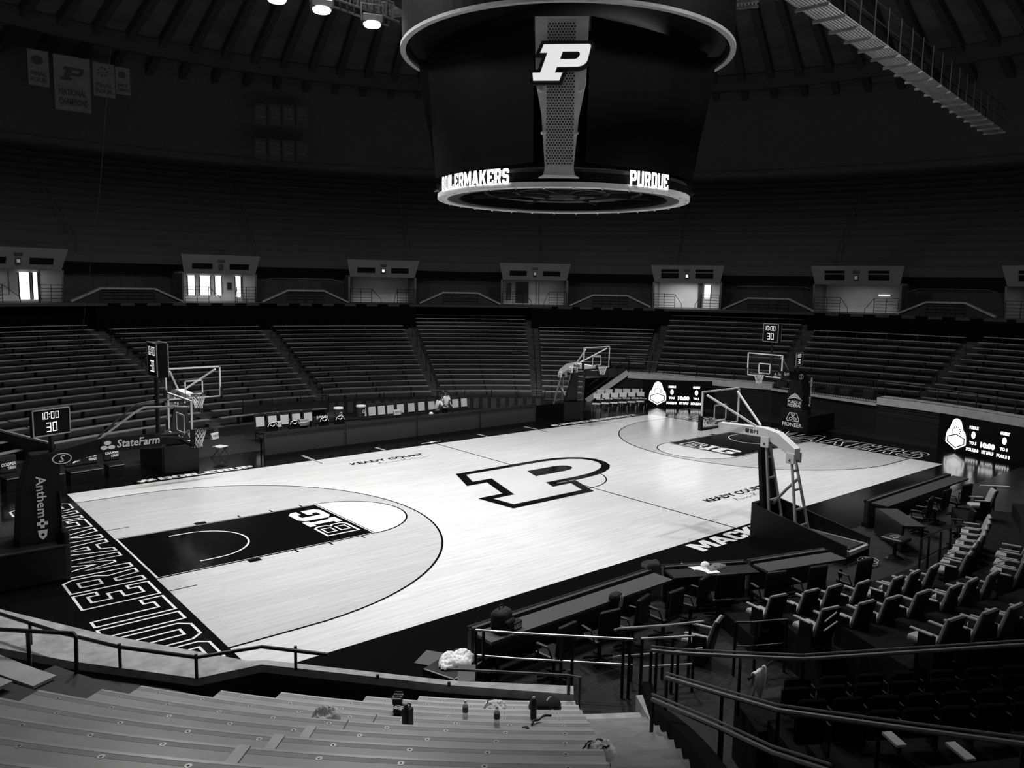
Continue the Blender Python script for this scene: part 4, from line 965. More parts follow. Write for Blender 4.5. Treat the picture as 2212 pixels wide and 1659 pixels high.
def folding_chair(label, x, y, rz, group, txt='PURDUE', up=.0):
    t = thing('folding_chair', label, 'chair', (x, y, up), rz, group)     # faces -y
    MB().rbox((0, 0, .44), (.44, .42, .05), .02).build('seat', 'offwhite', t)
    MB().rbox((0, .25, .84), (.44, .04, .26), .07, tilt=('X', -.15)).build('backrest', 'offwhite', t)
    if txt: m = MB(); text(m, txt, place2((-.15, .20, .82), (1, 0, 0), (0, -.15, 1)), .3, .08, .03); m.build('back_lettering', 'dtext', t)
    for sx in (-1, 1): MB().tube([(sx*.22, -.24, 0), (sx*.22, .04, .44), (sx*.21, .27, .95)], .013, 6).build('side_frame', 'dsteel', t); MB().tube([(sx*.22, .26, 0), (sx*.22, -.16, .42)], .013, 6).build('rear_leg', 'dsteel', t)
    return t
FCG = 'folding chairs with school name'
fc = folding_chair('white folding chair under the left baseline net, facing the court', -8.45, 10.2, .5, FCG)
dup(fc, (-5.5, 11.3, 0), .1, 'white folding chair in front of the leftmost team chairs'); dup(fc, (.45, 11.25, 0), .05, 'white folding chair in front of the middle team chairs')
cz = None; k = 0
for i, (px, py) in enumerate([(1288, 872), (1307, 871), (1326, 870), (1345, 869), (1364, 868), (1383, 867), (1296, 862), (1315, 861), (1334, 860), (1353, 860), (1372, 860), (1390, 860)]):
    p = atz(px, py, .45); lab = 'white seated folding chair near the far corner scoreboard, %s of the %s row' % (ORD[i % 6], ('front', 'back')[i//6])
    if cz is None: cz = folding_chair(lab, p.x, p.y, 0, 'folding chairs at the far corner', None); cz.rotation_euler.z = -.9
    else: dup(cz, (p.x, p.y, 0), -.9+random.uniform(-.08, .08), lab)
# padded black sponsor chairs beyond the left baseline
def sponsor_chair(x, y, rz, lab, s1='COOPER', s2='TIRES'):
    t = thing('padded_chair', lab, 'chair', (x, y, 0), rz, 'black padded chairs beyond the far left corner')
    MB().rbox((0, 0, .42), (.56, .5, .1), .04).build('seat', 'pad', t); MB().rbox((0, -.26, .43), (.5, .02, .02), .004).build('seat_piping', 'lbl', t)
    MB().rbox((0, .26, .82), (.56, .12, .6), .1, tilt=('X', -.12)).build('backrest', 'blackc', t)
    m = MB(); text(m, s1, place2((-.22, .165, .77), (1, 0, .05), (0, .1, 1)), .44, .11, .05, .2); text(m, s2, place2((-.04, .165, .66), (1, 0, .05), (0, .1, 1)), .26, .09, .04, .2); m.build('back_lettering', 'wsign', t)
    MB().box((0, .02, .19), (.5, .42, .36)).build('base', 'black', t)
for (px, y, rz, lab, a, b) in ((24, 9.2, .25, 'black padded chair at the left edge, behind the baseline tower', 'COOPER', 'TIRES'), (115, 9.0, .2, 'black padded chair directly right of the baseline tower, partly hidden', '', ''), (164, 9.0, .15, 'black padded chair with pale P on its back', 'P', ''), (199, 9.1, .12, 'black padded chair with white company lettering, second from the right', 'COOPER', 'WABASH'), (247, 9.3, .1, 'black padded chair with white company lettering, rightmost of its row', 'COOPER', 'TIRES')):
    p = aty(px, 1012, y)
    if a == '': a, b = ' .', ' .'
    if b == '': b = 'F'
    sponsor_chair(p.x, y, rz, lab, a, b)
# ================================================================ drinks table, coolers, bin, round backs behind the screens
t = thing('drinks_table', 'dark draped drinks table with pale lettering behind the far screen tables', 'table', (-3.1, 10.9, 0))
MB().box((0, 0, .88), (2.2, .7, .05)).build('table_top', 'black', t); MB().box((0, -.34, .45), (2.15, .02, .85)).build('drape', 'panel', t)
m = MB(); text(m, 'GATORADE', place2((-.85, -.356, .38), (1, 0, 0), (0, 0, 1)), 1.5, .26, .01); m.build('drape_lettering', 'lbl', t)
for sx in (-1, 1):
    for sy in (-.28, .28): MB().box((sx*1.05, sy, .43), (.04, .04, .86)).build('leg', 'black', t)
def cooler(x, lab):
    t = thing('drink_cooler', lab, 'cooler', (x, 10.9, .905), 0, 'drink coolers on the draped table')
    MB().lathe([(.16, 0), (.17, .02), (.2, .42), (.2, .46)], n=20).build('body', 'panel', t); MB().lathe([(.215, .46), (.22, .5), (.2, .54), (.05, .55)], n=20).build('lid', 'offwhite', t)
    m = MB(); text(m, 'G', place2((-.06, -.2, .2), (1, 0, 0), (0, -.05, 1)), None, .15, .02); m.build('emblem', 'wsign', t)
cooler(-2.95, 'dark drink cooler with white lid, left one on the draped table'); cooler(-1.85+.02, 'dark drink cooler with white lid, right one on the draped table')
t = thing('bottle_carrier', 'crate of pale squeeze bottles on the left end of the drinks table', 'bottle crate', (-3.75, 10.85, .905)); MB().box((0, 0, .06), (.55, .35, .1)).build('crate', 'dsteel', t)
for k in range(8): MB().lathe([(.03, 0), (.035, .02), (.035, .14), (.015, .17), (.012, .2)], (-.2+.13*(k % 4), -.08+.16*(k//4), .05), 8).build('bottle', 'offwhite', t)
t = thing('trash_bin', 'round black trash bin with loose liner, left of the drinks table', 'bin', (-4.62, 11.1, 0)); MB().lathe([(.24, 0), (.3, .9), (.33, .93)], n=20).build('body', 'blackp', t); MB().lathe([(.34, .8), (.36, .95), (.33, .99), (.3, .9)], n=20).build('liner', 'lbl', t)
for i, (px, py) in enumerate([(590, 933), (638, 929), (702, 924), (736, 921)]):
    p = aty(px, py, 10.25); o = thing('swivel_chair', 'black swivel chair with white arched back trim behind the far tables, %s from the left' % ORD[i], 'chair', (p.x, 10.25, 0), 0, 'swivel chairs behind the far tables')
    MB().rbox((0, .1, .95), (.5, .08, .42), .14).build('backrest', 'pad', o); MB().tube([(-.2, .04, 1.0), (-.15, .04, 1.12), (0, .04, 1.17), (.15, .04, 1.12), (.2, .04, 1.0)], .016, 6).build('back_trim', 'wsign', o)
    MB().tube([(-.1, .04, 1.07), (0, .04, 1.0), (.1, .04, 1.07)], .02, 6).build('back_emblem', 'wsign', o)
    MB().rbox((0, -.15, .5), (.46, .42, .08), .03).build('seat', 'pad', o); MB().lathe([(.28, 0), (.04, .08), (.03, .46)], n=10).build('pedestal', 'black', o)

# ================================================================ the two people by the team chairs
def person(name, label, loc, rz, pose):
    t = thing(name, label, 'person', loc, rz)
    def skin(nm, V, Ed, rad, m_, sub=2, root=0):
        me = bpy.data.meshes.new(nm); me.from_pydata(V, Ed, []); me.materials.append(MT[m_]); o = link(nm, me, t)
        md = o.modifiers.new('s', 'SKIN'); md.use_smooth_shade = True
        for i, r in enumerate(rad): me.skin_vertices[0].data[i].radius = (r, r) if not isinstance(r, tuple) else r
        me.skin_vertices[0].data[root].use_root = True
        o.modifiers.new('b', 'SUBSURF').levels = sub; o.modifiers['b'].render_levels = sub; return o
    J = pose
    V = [J['pelvis'], J['waist'], J['chest'], J['neck'], J['head'], J['sl'], J['el'], J['hl'], J['sr'], J['er'], J['hr'], J['hipl'], J['kl'], J['al'], J['tl'], J['hipr'], J['kr'], J['ar'], J['tr']]
    Ed = [(0, 1), (1, 2), (2, 3), (3, 4), (2, 5), (5, 6), (6, 7), (2, 8), (8, 9), (9, 10), (0, 11), (11, 12), (12, 13), (13, 14), (0, 15), (15, 16), (16, 17), (17, 18)]
    skin('body', V, Ed, [.12, .11, .12, .05, .05, .05, .036, .026, .05, .036, .026, .085, .055, .038, .035, .085, .055, .038, .035], 'skin')
    # shirt and trousers
    mid = lambda a, b, q: tuple(Vector(a).lerp(Vector(b), q))
    Vs = [J['pelvis'], J['waist'], J['chest'], mid(J['chest'], J['neck'], .7), J['sl'], mid(J['sl'], J['el'], .75), J['sr'], mid(J['sr'], J['er'], .75)]
    skin('shirt', Vs, [(0, 1), (1, 2), (2, 3), (2, 4), (4, 5), (2, 6), (6, 7)], [(.17, .13), (.155, .12), (.17, .13), .07, .075, .07, .075, .07], 'cloth')
    Vt = [J['pelvis'], J['hipl'], J['kl'], J['al'], J['hipr'], J['kr'], J['ar']]
    skin('trousers', Vt, [(0, 1), (1, 2), (2, 3), (0, 4), (4, 5), (5, 6)], [.135, .1, .075, .06, .1, .075, .06], 'blackc')
    h = Vector(J['head']); fd = Vector(J['face']).normalized()
    q = fd.to_track_quat('-Y', 'Z').to_matrix().to_4x4(); q.translation = h+Vector((0, 0, .06))
    hd = MB(); bm = bmesh.new(); bmesh.ops.create_uvsphere(bm, u_segments=16, v_segments=12, radius=1)
    for v in bm.verts:
        x, y, z = v.co; f = 1-.22*max(0, -z)
        v.co = Vector((x*.078*f, y*.095*f, z*.118))
        if y < -.8 and abs(x) < .25 and -.35 < z < .15: v.co.y -= .02
        if abs(x) > .95 and abs(z) < .3: v.co.x *= 1.08
    hd.add([v.co for v in bm.verts], [[v.index for v in f.verts] for f in bm.faces]); o = hd.build('head', 'skin', t, smooth=True); o.matrix_local = q; bm.free()
    fe = MB(); [fe.lathe([(.002, -.01), (.012, 0), (.002, .01)], (sx*.03, -.09, .01), 6) for sx in (-1, 1)]; fe.box((0, -.088, -.05), (.045, .01, .01)); o = fe.build('eyes_and_mouth', 'dtext', t); o.matrix_local = q
    hr = MB(); bm = bmesh.new(); bmesh.ops.create_uvsphere(bm, u_segments=16, v_segments=12, radius=1)
    keep = [f for f in bm.faces if f.calc_center_median().z > .15 or f.calc_center_median().y > .2 and f.calc_center_median().z > -.7]
    bm.verts.index_update(); hr.add([Vector((v.co.x*.09, v.co.y*.105+.008, v.co.z*.128+.006)) for v in bm.verts], [[v.index for v in f.verts] for f in keep]); bm.free()
    o = hr.build('hair', 'hair', t, smooth=True); o.matrix_local = q
    for nm, sgn in (('hl', 1), ('hr', -1)):
        hp_ = Vector(J[nm]); d = Vector(J['hd']).normalized(); s = Vector((1, 0, 0))*sgn
        V = [hp_, hp_+d*.06]; Ed = [(0, 1)]; rad = [(.028, .018), (.036, .016)]
        for k, (o_, l) in enumerate(((-.027, .06), (-.009, .075), (.009, .07), (.027, .055))):
            V += [hp_+d*.085+s*o_, hp_+d*(.085+l*.6)+s*o_-Vector((0, 0, .01)), hp_+d*(.085+l)+s*o_-Vector((0, 0, .03))]; i = 2+3*k; Ed += [(1, i), (i, i+1), (i+1, i+2)]; rad += [.010, .009, .008]
        V += [hp_+d*.03+s*.04, hp_+d*.07+s*.055]; i = len(V)-2; Ed += [(0, i), (i, i+1)]; rad += [.012, .009]
        skin('hand', [tuple(v) for v in V], Ed, rad, 'skin', 1)
    return t
std = dict(pelvis=(0, 0, .98), waist=(0, 0, 1.14), chest=(0, 0, 1.36), neck=(0, -.02, 1.50), head=(0, -.05, 1.6), face=(-.35, -.8, -.35), sl=(.19, 0, 1.43), el=(.25, -.06, 1.14), hl=(.1, -.3, 1.06), sr=(-.19, 0, 1.43), er=(-.27, -.04, 1.15), hr=(-.18, -.3, 1.06),
           hipl=(.1, 0, .92), kl=(.11, -.03, .5), al=(.11, .02, .09), tl=(.12, -.14, .04), hipr=(-.1, 0, .92), kr=(-.11, -.02, .5), ar=(-.11, .02, .09), tr=(-.12, -.14, .04), hd=(-.2, -1, -.2))
person('person', 'person in a white short sleeved shirt standing and looking down at the hands', (2.95, 11.1, 0), .1, std)
ben = dict(pelvis=(0, .02, .86), waist=(.02, 0, 1.0), chest=(.08, -.05, 1.19), neck=(.16, -.1, 1.32), head=(.2, -.12, 1.44), face=(.95, -.25, -.25), sl=(.1, .1, 1.28), el=(.22, .05, 1.02), hl=(.42, -.1, .98), sr=(.06, -.22, 1.25), er=(.18, -.3, 1.0), hr=(.40, -.22, .98),
           hipl=(.04, .1, .8), kl=(.1, .08, .45), al=(.0, .1, .09), tl=(.13, .1, .04), hipr=(.04, -.1, .8), kr=(.12, -.12, .45), ar=(.02, -.1, .09), tr=(.15, -.1, .04), hd=(1, 0, -.1))
person('person', 'person in a white shirt with dark hair leaning right towards the standing person', (2.3, 10.9, 0), 0, ben)
t = thing('sports_bag', 'dark bag with a white round item on top, left of the leaning person', 'bag', (1.75, 10.5, .0)); MB().rbox((0, 0, .35), (.6, .35, .7), .1).build('bag_body', 'blackc', t); MB().lathe([(.01, -.09), (.09, -.05), (.11, .02), (.07, .08), (.01, .1)], (-.05, 0, .78), 12).build('white_top', 'cloth', t)
# ================================================================ near stands (the section in front of the camera)
CN = Vector((-4.4, -3.0)); pn = lambda R, a, z: pol(R, a, z, CN)
NR0, NP, NS = 13.1, .62, .28
znr = lambda k: 1.24+NS*k
LE = [-133.6, -131.2, -127.6, -125.9, -123.7, -123.9, -123.4, -123.4]     # left ends of the front rows
nt = MB()
for k in range(13):
    R = NR0+NP*k; z = znr(k)-.38; a0 = -112
    nt.use('wall_black'); ring_box(nt, R-.18, R-.18+NP+.02, 0, z, a0, -147.4+.46*min(k, 10), CN, 2)
o = nt.build('floor_tiers_near'); o['kind'] = 'structure'
for k in range(13):
    R = NR0+NP*k; z = znr(k); a0 = LE[k] if k < 8 else -123+.05*k; a1 = -143.1+.19*min(k, 12)
    c = pn(R, (a0+a1)/2, z-.4)
    t = thing('bleacher_bench', 'long grey bench board in the foreground, %s row up from the front wall' % ORD[k], 'bench', c, 0, 'foreground bench rows')
    m = MB()
    for r0, r1, mm in ((-.16, -.13, 'alu_near3'), (-.126, -.075, 'alu_near2'), (-.072, .16, 'alu_near'), (.162, .28, 'alu_near2'), (.282, .30, 'alu_near2')):  # strips in bands: wear, plus edge highlights painted into the board colours
        m.use(mm); ring_box(m, R+r0, R+r1, z-.04, z, a0, a1, CN, 1.5)
    m.v = [tuple(Vector(v)-c) for v in m.v]; m.build('seat_board', None, t)
    m = MB(); n = int(abs(a1-a0)*R*PI/180/.56)
    for j in range(n):
        p = pn(R-.085, a0+(a1-a0)*(j+.5)/n, z)-c
        m.lathe([(.026, 0), (.026, .002)], p, 8)
    m.build('seat_number_discs', 'steel', t)
    m = MB()
    for j in range(n):
        p = pn(R-.085, a0+(a1-a0)*(j+.5)/n, z)-c; m.lathe([(.011, 0), (.010, .0035)], p, 6)
    m.build('seat_number_prints', 'dtext', t)
    for j, q in enumerate((.004, .33, .66, .996)):
        p = pn(R+.05, a0+(a1-a0)*q, z-.21)-c; MB().box((0, 0, 0), (.05, .38, .34)).build('bracket', 'black', t, p, (0, 0, -R_(a0+(a1-a0)*q)))
    if 3 <= k <= 8:
        a = (-134.6, -134.0, -133.6, -133.0, -132.9, -132.9)[k-3]; wd_ = .04 if k < 6 else .3
        m = MB(); ring_box(m, R-.165, R+.305, z+.0, z+(.008 if k > 5 else .003), a, a-wd_, CN, 1); m.v = [tuple(Vector(v)-c) for v in m.v]; m.build('joint_cover', 'alu' if k > 5 else 'black', t)
# bench of the neighbouring section, left of the aisle
for k, (a0, a1) in enumerate(((-104, -115.6), (-104, -116.6))):
    R = 14.9+.75*k; z = 1.75+.33*k; c = pn(R, a1, z-.4)
    t = thing('bleacher_bench', ('pale metal bench ending at the left edge above the stair numbers', 'dark metal bench below the pale one at the left edge')[k], 'bench', c)
    m = MB(); ring_box(m, R-.16, R+.16, z-.04, z, a0, a1, CN, 1.5); m.v = [tuple(Vector(v)-c) for v in m.v]; m.build('seat_board', 'alu', t)
    for q in (.55, .8, .95): p = pn(R, a0+(a1-a0)*q, z-.21)-c; MB().box((0, 0, 0), (.05, .3, .34)).build('bracket', 'black', t, p, (0, 0, -R_(a1)))
# stair number plate
p = atz(95, 1508, 1.7); t = thing('number_plate', 'small white plate with the figure 2 on the left aisle step', 'sign', p, R_(35)); MB().box((0, 0, .005), (.14, .1, .01)).build('plate', 'paper', t); m = MB(); text(m, '2', place2((-.02, -.03, .012), (1, 0, 0), (0, 1, 0)), None, .06, .01); m.build('figure', 'dtext', t)
# front wall: inner black face, pale top, rail
Wp = [(-19.2, -4.2), (-18.02, -6.91), (-17.3, -8.0), (-16.02, -9.67), (-15.14, -9.83), (-13.34, -12.02), (-12.14, -13.29)]
Wo = [(-18.9, -3.0), (-17.6, -5.6), (-16.7, -7.3), (-15.25, -9.6), (-15.03, -9.74), (-13.25, -11.92), (-11.98, -13.12)]
m = MB().use('ledge'); n = len(Wp)
m.add([(x, y, 1.3) for x, y in Wp]+[(x, y, 1.3) for x, y in Wo], [(i+1, i, i+n, i+n+1) for i in range(n-1)])
m.use('ledge').add([(x, y, 1.3) for x, y in Wp]+[(x, y, 1.18) for x, y in Wp], [(i, i+1, i+1+n, i+n) for i in range(n-1)])
m.use('wall_black').add([(x, y, 1.18) for x, y in Wp]+[(x, y, 0) for x, y in Wp], [(i, i+1, i+1+n, i+n) for i in range(n-1)])
m.use('wall_black').add([(x, y, 1.3) for x, y in Wo]+[(x, y, 0) for x, y in Wo], [(i+1, i, i+n, i+n+1) for i in range(n-1)])
o = m.build('wall_front'); o['kind'] = 'structure'
t = thing('front_rail', 'thick dark rail with posts along the pale front wall in the left foreground', 'rail')
RL = [atz(-60, 1300, 1.62), atz(0, 1326, 1.62), atz(130, 1367, 1.62), atz(260, 1398, 1.62), atz(425, 1420, 1.62), atz(490, 1409, 1.62), atz(565, 1397, 1.62), atz(709, 1414, 1.62), atz(815, 1424, 1.5)]
m = MB(); m.tube(RL[:8], .028, 8); m.build('top_rail', 'black', t)
m = MB(); q = [Vector(p)-Vector((0, 0, .25)) for p in (atz(425, 1464, 1.62), atz(565, 1436, 1.62), atz(970, 1482, 1.62))]
for (px, py), k in (((67, 1392), 0), ((260, 1442), 0), ((425, 1466), 0), ((639, 1447), 0), ((816, 1466), 1), ((970, 1482), 1), ((1228, 1500), 0)):
    b = atz(px, py, 1.3); MB().tube([b, b+Vector((0, 0, .36 if not k else .06))], .024, 8).build('post', 'black', t)
t = thing('front_rail', 'thin dark rail above the right end of the pale front wall', 'rail'); e0, e1, e2 = atz(965, 1445, 1.75), atz(1228, 1459, 1.75), atz(1253, 1462, 1.75)
m = MB(); m.tube([e0, e1, e2, (e2.x, e2.y, 1.1)], .02, 8); m.build('top_rail', 'dsteel', t)
t = thing('aisle_handrail', 'thick dark handrail bending down to the left foreground aisle', 'handrail')
a0, a1, a2 = atz(-70, 1356, 2.05), atz(60, 1363, 2.05), atz(158, 1368, 2.0); a3 = Vector((a2.x, a2.y, .9))
m = MB(); m.tube([a0, a1, a2, a2+Vector((.03, -.02, -.05)), a3], .03, 8); m.tube([a1+Vector((0, 0, 0)), (a1.x, a1.y, 1.3)], .028, 8); m.build('rail', 'black', t)
# right stair of the near section, with landing
sm = MB()
for k in range(14):
    R = NR0+NP*k; z = znr(k)-.38+.1
    sm.use('near_conc'); A, B = -143.5+.19*k, -147.6+.47*k if k < 8 else -143.84+.1*(k-8); ring_box(sm, R-.18, R+.15, 0, z, A, B, CN, 2); ring_box(sm, R+.13, R+.46, 0, z+.14, A, B, CN, 2)
o = sm.build('floor_stair_near'); o['kind'] = 'structure'
sw = MB().use('ledge'); p0 = pn(12.75, -143, .98); p1 = pn(12.75, -145.6, .98)
sw.add([pn(12.62, -143.3, .86), pn(12.95, -143.3, .86), pn(12.95, -147.6, .86), pn(12.62, -147.6, .86), pn(12.62, -143.3, .0), pn(12.95, -143.3, .0), pn(12.95, -147.6, .0), pn(12.62, -147.6, .0)], [(0, 1, 2, 3), (0, 4, 5, 1), (1, 5, 6, 2), (2, 6, 7, 3), (3, 7, 4, 0)])
ring_box(sw, 12.4, 13.3, 0, 1.0, -147.6, -148.3, CN, 2); o = sw.build('floor_landing'); o['kind'] = 'structure'
# dark side wall right of the stair, rising towards the camera, with rails
wr = MB(); P0 = [pn(NR0+NP*k-.1, (-147.7+.47*k if k < 8 else -143.94+.1*(k-8)), znr(k)-.08) for k in range(0, 15)]; P0 = [pn(12.2, -148.2, 1.1)]+P0
wr.add([p for p in P0]+[(p.x, p.y, 0) for p in P0]+[p+Vector((.12, -.1, 0)) for p in P0]+[(p.x+.12, p.y-.1, 0) for p in P0], sum([[(i, i+1, i+17, i+16), (i+1, i, i+32, i+33), (i+32, i+33, i+49, i+48)] for i in range(15)], []))
o = wr.build('wall_stair', 'matte'); o['kind'] = 'structure'
def rail3(name, label, pts, r=.03, posts=True, dbl=True, m_='dsteel', drop=.9):
    t = thing(name, label, 'handrail'); m = MB(); m.tube(pts, r, 8); m.build('top_rail', m_, t)
    if dbl: m = MB(); m.tube([Vector(p)+Vector((.05, .05, .03)) for p in pts], r*.5, 6); m.build('edge_rail', m_, t)
    if posts:
        for p in pts: p = Vector(p); MB().tube([p, (p.x, p.y, max(0, p.z-drop))], r*.8, 6).build('post', 'black', t)
rl_m = 'rail_dim'
rail3('tunnel_handrail', 'long grey handrail nearest the bottom right, running down beside the foreground stair', [atz(1410, 1511, 2.0), atz(1560, 1575, 2.35), atz(1672, 1628, 2.6), atz(1800, 1670, 2.9)], m_='rail_dim')
rail3('tunnel_handrail', 'long grey handrail crossing the lower right, middle of the three', [atz(1440, 1464, 1.8), atz(1560, 1500, 2.0), atz(1682, 1535, 2.2), atz(1900, 1566, 2.4), atz(2212, 1608, 2.7), atz(2330, 1622, 2.8)], m_='rail_dim')
rail3('tunnel_handrail', 'long grey handrail below the padded armchairs, uppermost of the three', [atz(1407, 1405, 1.6), atz(1465, 1411, 1.6), atz(1600, 1418, 1.7), atz(1735, 1424, 1.8), atz(1980, 1408, 1.9), atz(2250, 1390, 2.0)], m_='rail_dim')
# dark tiers carrying the padded armchairs and the dark rows behind them
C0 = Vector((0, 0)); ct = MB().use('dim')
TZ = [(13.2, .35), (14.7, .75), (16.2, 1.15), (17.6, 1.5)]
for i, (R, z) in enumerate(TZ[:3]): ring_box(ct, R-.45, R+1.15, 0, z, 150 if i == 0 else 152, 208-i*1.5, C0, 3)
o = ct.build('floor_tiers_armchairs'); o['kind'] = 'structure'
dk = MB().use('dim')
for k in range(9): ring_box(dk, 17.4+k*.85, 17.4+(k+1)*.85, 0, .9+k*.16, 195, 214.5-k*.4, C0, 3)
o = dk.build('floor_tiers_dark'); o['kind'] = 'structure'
def armchair():
    t = thing('padded_armchair', 'x', 'armchair', (0, 0, 0), 0, 'grey padded armchairs near the right sideline')      # faces +y
    MB().rbox((0, .05, .42), (.46, .5, .13), .05).build('seat_cushion', 'greyp', t)
    b = MB(); vs = []
    for z, y, th in ((.36, -.22, .08), (.6, -.29, .09), (.85, -.36, .08), (1.0, -.41, .06)): vs += [(-.23, y-th/2, z), (.23, y-th/2, z), (.23, y+th/2, z), (-.23, y+th/2, z)]
    fs = [(3, 2, 1, 0), (12, 13, 14, 15)]+[(4*i+k, 4*i+(k+1) % 4, 4*i+4+(k+1) % 4, 4*i+4+k) for i in range(3) for k in range(4)]
    o = b.add(vs, fs).build('backrest', 'greyp', t); o.modifiers.new('b', 'BEVEL').width = .025; o.modifiers['b'].segments = 2
    bs = MB(); vs = []
    for z, y in ((.2, -.26), (.6, -.345), (.98, -.45)): vs += [(-.24, y-.02, z), (.24, y-.02, z), (.24, y+.02, z), (-.24, y+.02, z)]
    fs = [(3, 2, 1, 0), (8, 9, 10, 11)]+[(4*i+k, 4*i+(k+1) % 4, 4*i+4+(k+1) % 4, 4*i+4+k) for i in range(2) for k in range(4)]
    bs.add(vs, fs).build('back_shell', 'blackp', t)
    for sx in (-1, 1):
        MB().rbox((sx*.28, .0, .64), (.07, .42, .04), .015).build('armrest', 'greyp', t)
        MB().box((sx*.28, -.1, .33), (.04, .3, .62)).build('arm_support', 'black', t)
    MB().rbox((0, .0, .26), (.42, .4, .16), .05).build('seat_pan', 'blackp', t)
    return t
acp = armchair(); used = False
c8 = lambda u, v: (1612+u/3.687, 1209+v/3.687)
c5 = lambda u, v: (1930+u/7.844, 1040+v/7.844)
ROWS = [('front', .35, [c8(190, 305), c8(460, 265), c8(625, 235), c8(885, 200), c8(1170, 165), c8(1280, 130), c8(1465, 75), c5(1250, 1270), c5(1340, 1140), c5(1420, 1050), c5(1500, 960), c5(1560, 860), c5(1610, 760), c5(1640, 640), c5(1740, 180)]),
        ('second', .75, [c8(600, 408), c8(895, 360), c8(1075, 330), c8(1355, 282), c8(1620, 235), c8(1740, 195), c8(1940, 130), c5(2200, 1400), c5(2260, 1280), c5(2300, 1150), c5(2320, 1010)]),
        ('third', 1.15, [c8(1600, 495), c8(1880, 438), c8(2050, 405), c8(2300, 360)])]
prev = None
for rn, zf, pts in ROWS:
    lastp = None
    for i, (px, py) in enumerate(pts):
        p = atz(px, py, zf+.86)
        if lastp is not None and (p-lastp).length < .60: p = lastp+(p-lastp).normalized()*.60
        lastp = p.copy()
        q = Vector((p.x, p.y, 0)); dirv = (-q).normalized()
        az = math.atan2(-dirv.x, dirv.y)+.24
        f = Vector((-math.sin(az), math.cos(az), 0)); s = Vector((math.cos(az), math.sin(az), 0))
        loc = Vector((p.x, p.y, zf))+f*.36+s*.2
        lab = 'grey padded armchair in the %s row near the right sideline, %s from the left' % (rn, ORD[i])
        if not used: acp.location = loc; acp.rotation_euler = (0, 0, az); acp['label'] = lab; acp.scale = (.84, .9, .9); used = True
        else: dup(acp, loc, az, lab)
# lone armchair seen from behind and a draped shirt
p = atz(1530, 1385, .5); dup(acp, (p.x+.1, p.y+.3, 0), .35, 'dark armchair seen from behind with one lit armrest, left of the armchair rows')
# dark folded seats of the tunnel-side section (rows of dim backs)
sp = thing('folded_seat', 'x', 'seat', (0, 0, 0), 0, 'dark folded seats at the lower right'); MB().rbox((0, 0, .45), (.46, .1, .5), .05, tilt=('X', .1)).build('backrest', 'matte', sp); MB().rbox((0, .1, .4), (.42, .07, .4), .03).build('folded_seat_pad', 'matte', sp)
MB().box((.26, .02, .3), (.03, .25, .5)).build('end_frame', 'black', sp); first = True; RNW = ['top', 'upper middle', 'lower middle', 'bottom']
for r in range(4):
    for k in range(7):
        px = 1725+k*78+r*16-(20 if r % 2 else 0); py = 1462+r*17-k*4.5+r*r*3; zz = 1.0
        for _ in range(6): p = atz(px, py, zz+.58); zz = .9+.16*min(8, max(0, int((math.hypot(p.x, p.y)-17.4)/.85)))
        loc = (p.x, p.y, zz)
        lab = 'dark folded seat in the %s dim row, %s from the left' % (RNW[r], ORD[k])
        if first: sp.location = loc; sp.rotation_euler = (0, 0, -.6); sp['label'] = lab; sp.scale = (.8, .8, .82); first = False
        else: dup(sp, loc, -.6, lab)
# pale step edges at the bottom right
for i, (q0, q1) in enumerate((((1915, 1583), (1948, 1612)), ((2052, 1605), (2098, 1642)))):
    a, b = atz(*q0, 1.9), atz(*q1, 1.9); t = thing('step_nosing', 'short grey step edge in the dark %s corner of the lower right' % ('left', 'right')[i], 'step edge'); MB().beam(a, b, .12, .03).build('edge', 'alu_dim', t)

# ================================================================ near sideline: office chairs, bags, clothes, papers
def office_chair():
    t = thing('office_chair', 'x', 'chair', (0, 0, 0), 0, 'black office chairs behind the near press tables')     # faces +y
    MB().rbox((0, .02, .47), (.5, .48, .09), .04).build('seat', 'pad', t)
    MB().rbox((0, -.27, .82), (.48, .09, .58), .09, tilt=('X', .1)).build('backrest', 'pad', t)
    for sx in (-1, 1):
        MB().tube([(sx*.27, .12, .48), (sx*.3, .14, .68), (sx*.3, -.12, .7), (sx*.27, -.2, .5)], .016, 6).build('arm_loop', 'black', t); MB().rbox((sx*.3, .02, .71), (.06, .26, .03), .01).build('armrest', 'panel', t)
    MB().lathe([(.04, .08), (.03, .43)], n=10).build('gas_stem', 'black', t)
    for k in range(5): a = 2*PI*k/5; MB().beam((0, 0, .1), (.3*math.cos(a), .3*math.sin(a), .06), .04, .035).build('foot', 'black', t)
    return t
oc = office_chair(); OL = [(-10.3, -10.95, .1), (-9.2, -11.0, -.15), (-8.35, -10.95, .25), (-7.5, -11.1, .0), (-6.5, -11.0, .2), (-5.8, -11.2, -.5), (-4.9, -11.75, -.4), (-3.9, -12.1, -.3), (-2.7, -12.5, -.2), (3.9, -11.1, .2), (3.4, -12.4, .6), (5.3, -11.0, 0), (6.6, -11.1, -.2)]
for i, (x, y, a) in enumerate(OL):
    lab = 'black office chair behind the near press tables, %s from the left' % ORD[i] if i < 13 else 'black office chair turned sideways behind the others, left of the lone armchair'
    if i == 0: oc.location = (x, y, 0); oc.rotation_euler = (0, 0, a); oc['label'] = lab
    else: dup(oc, (x, y, 0), a, lab)
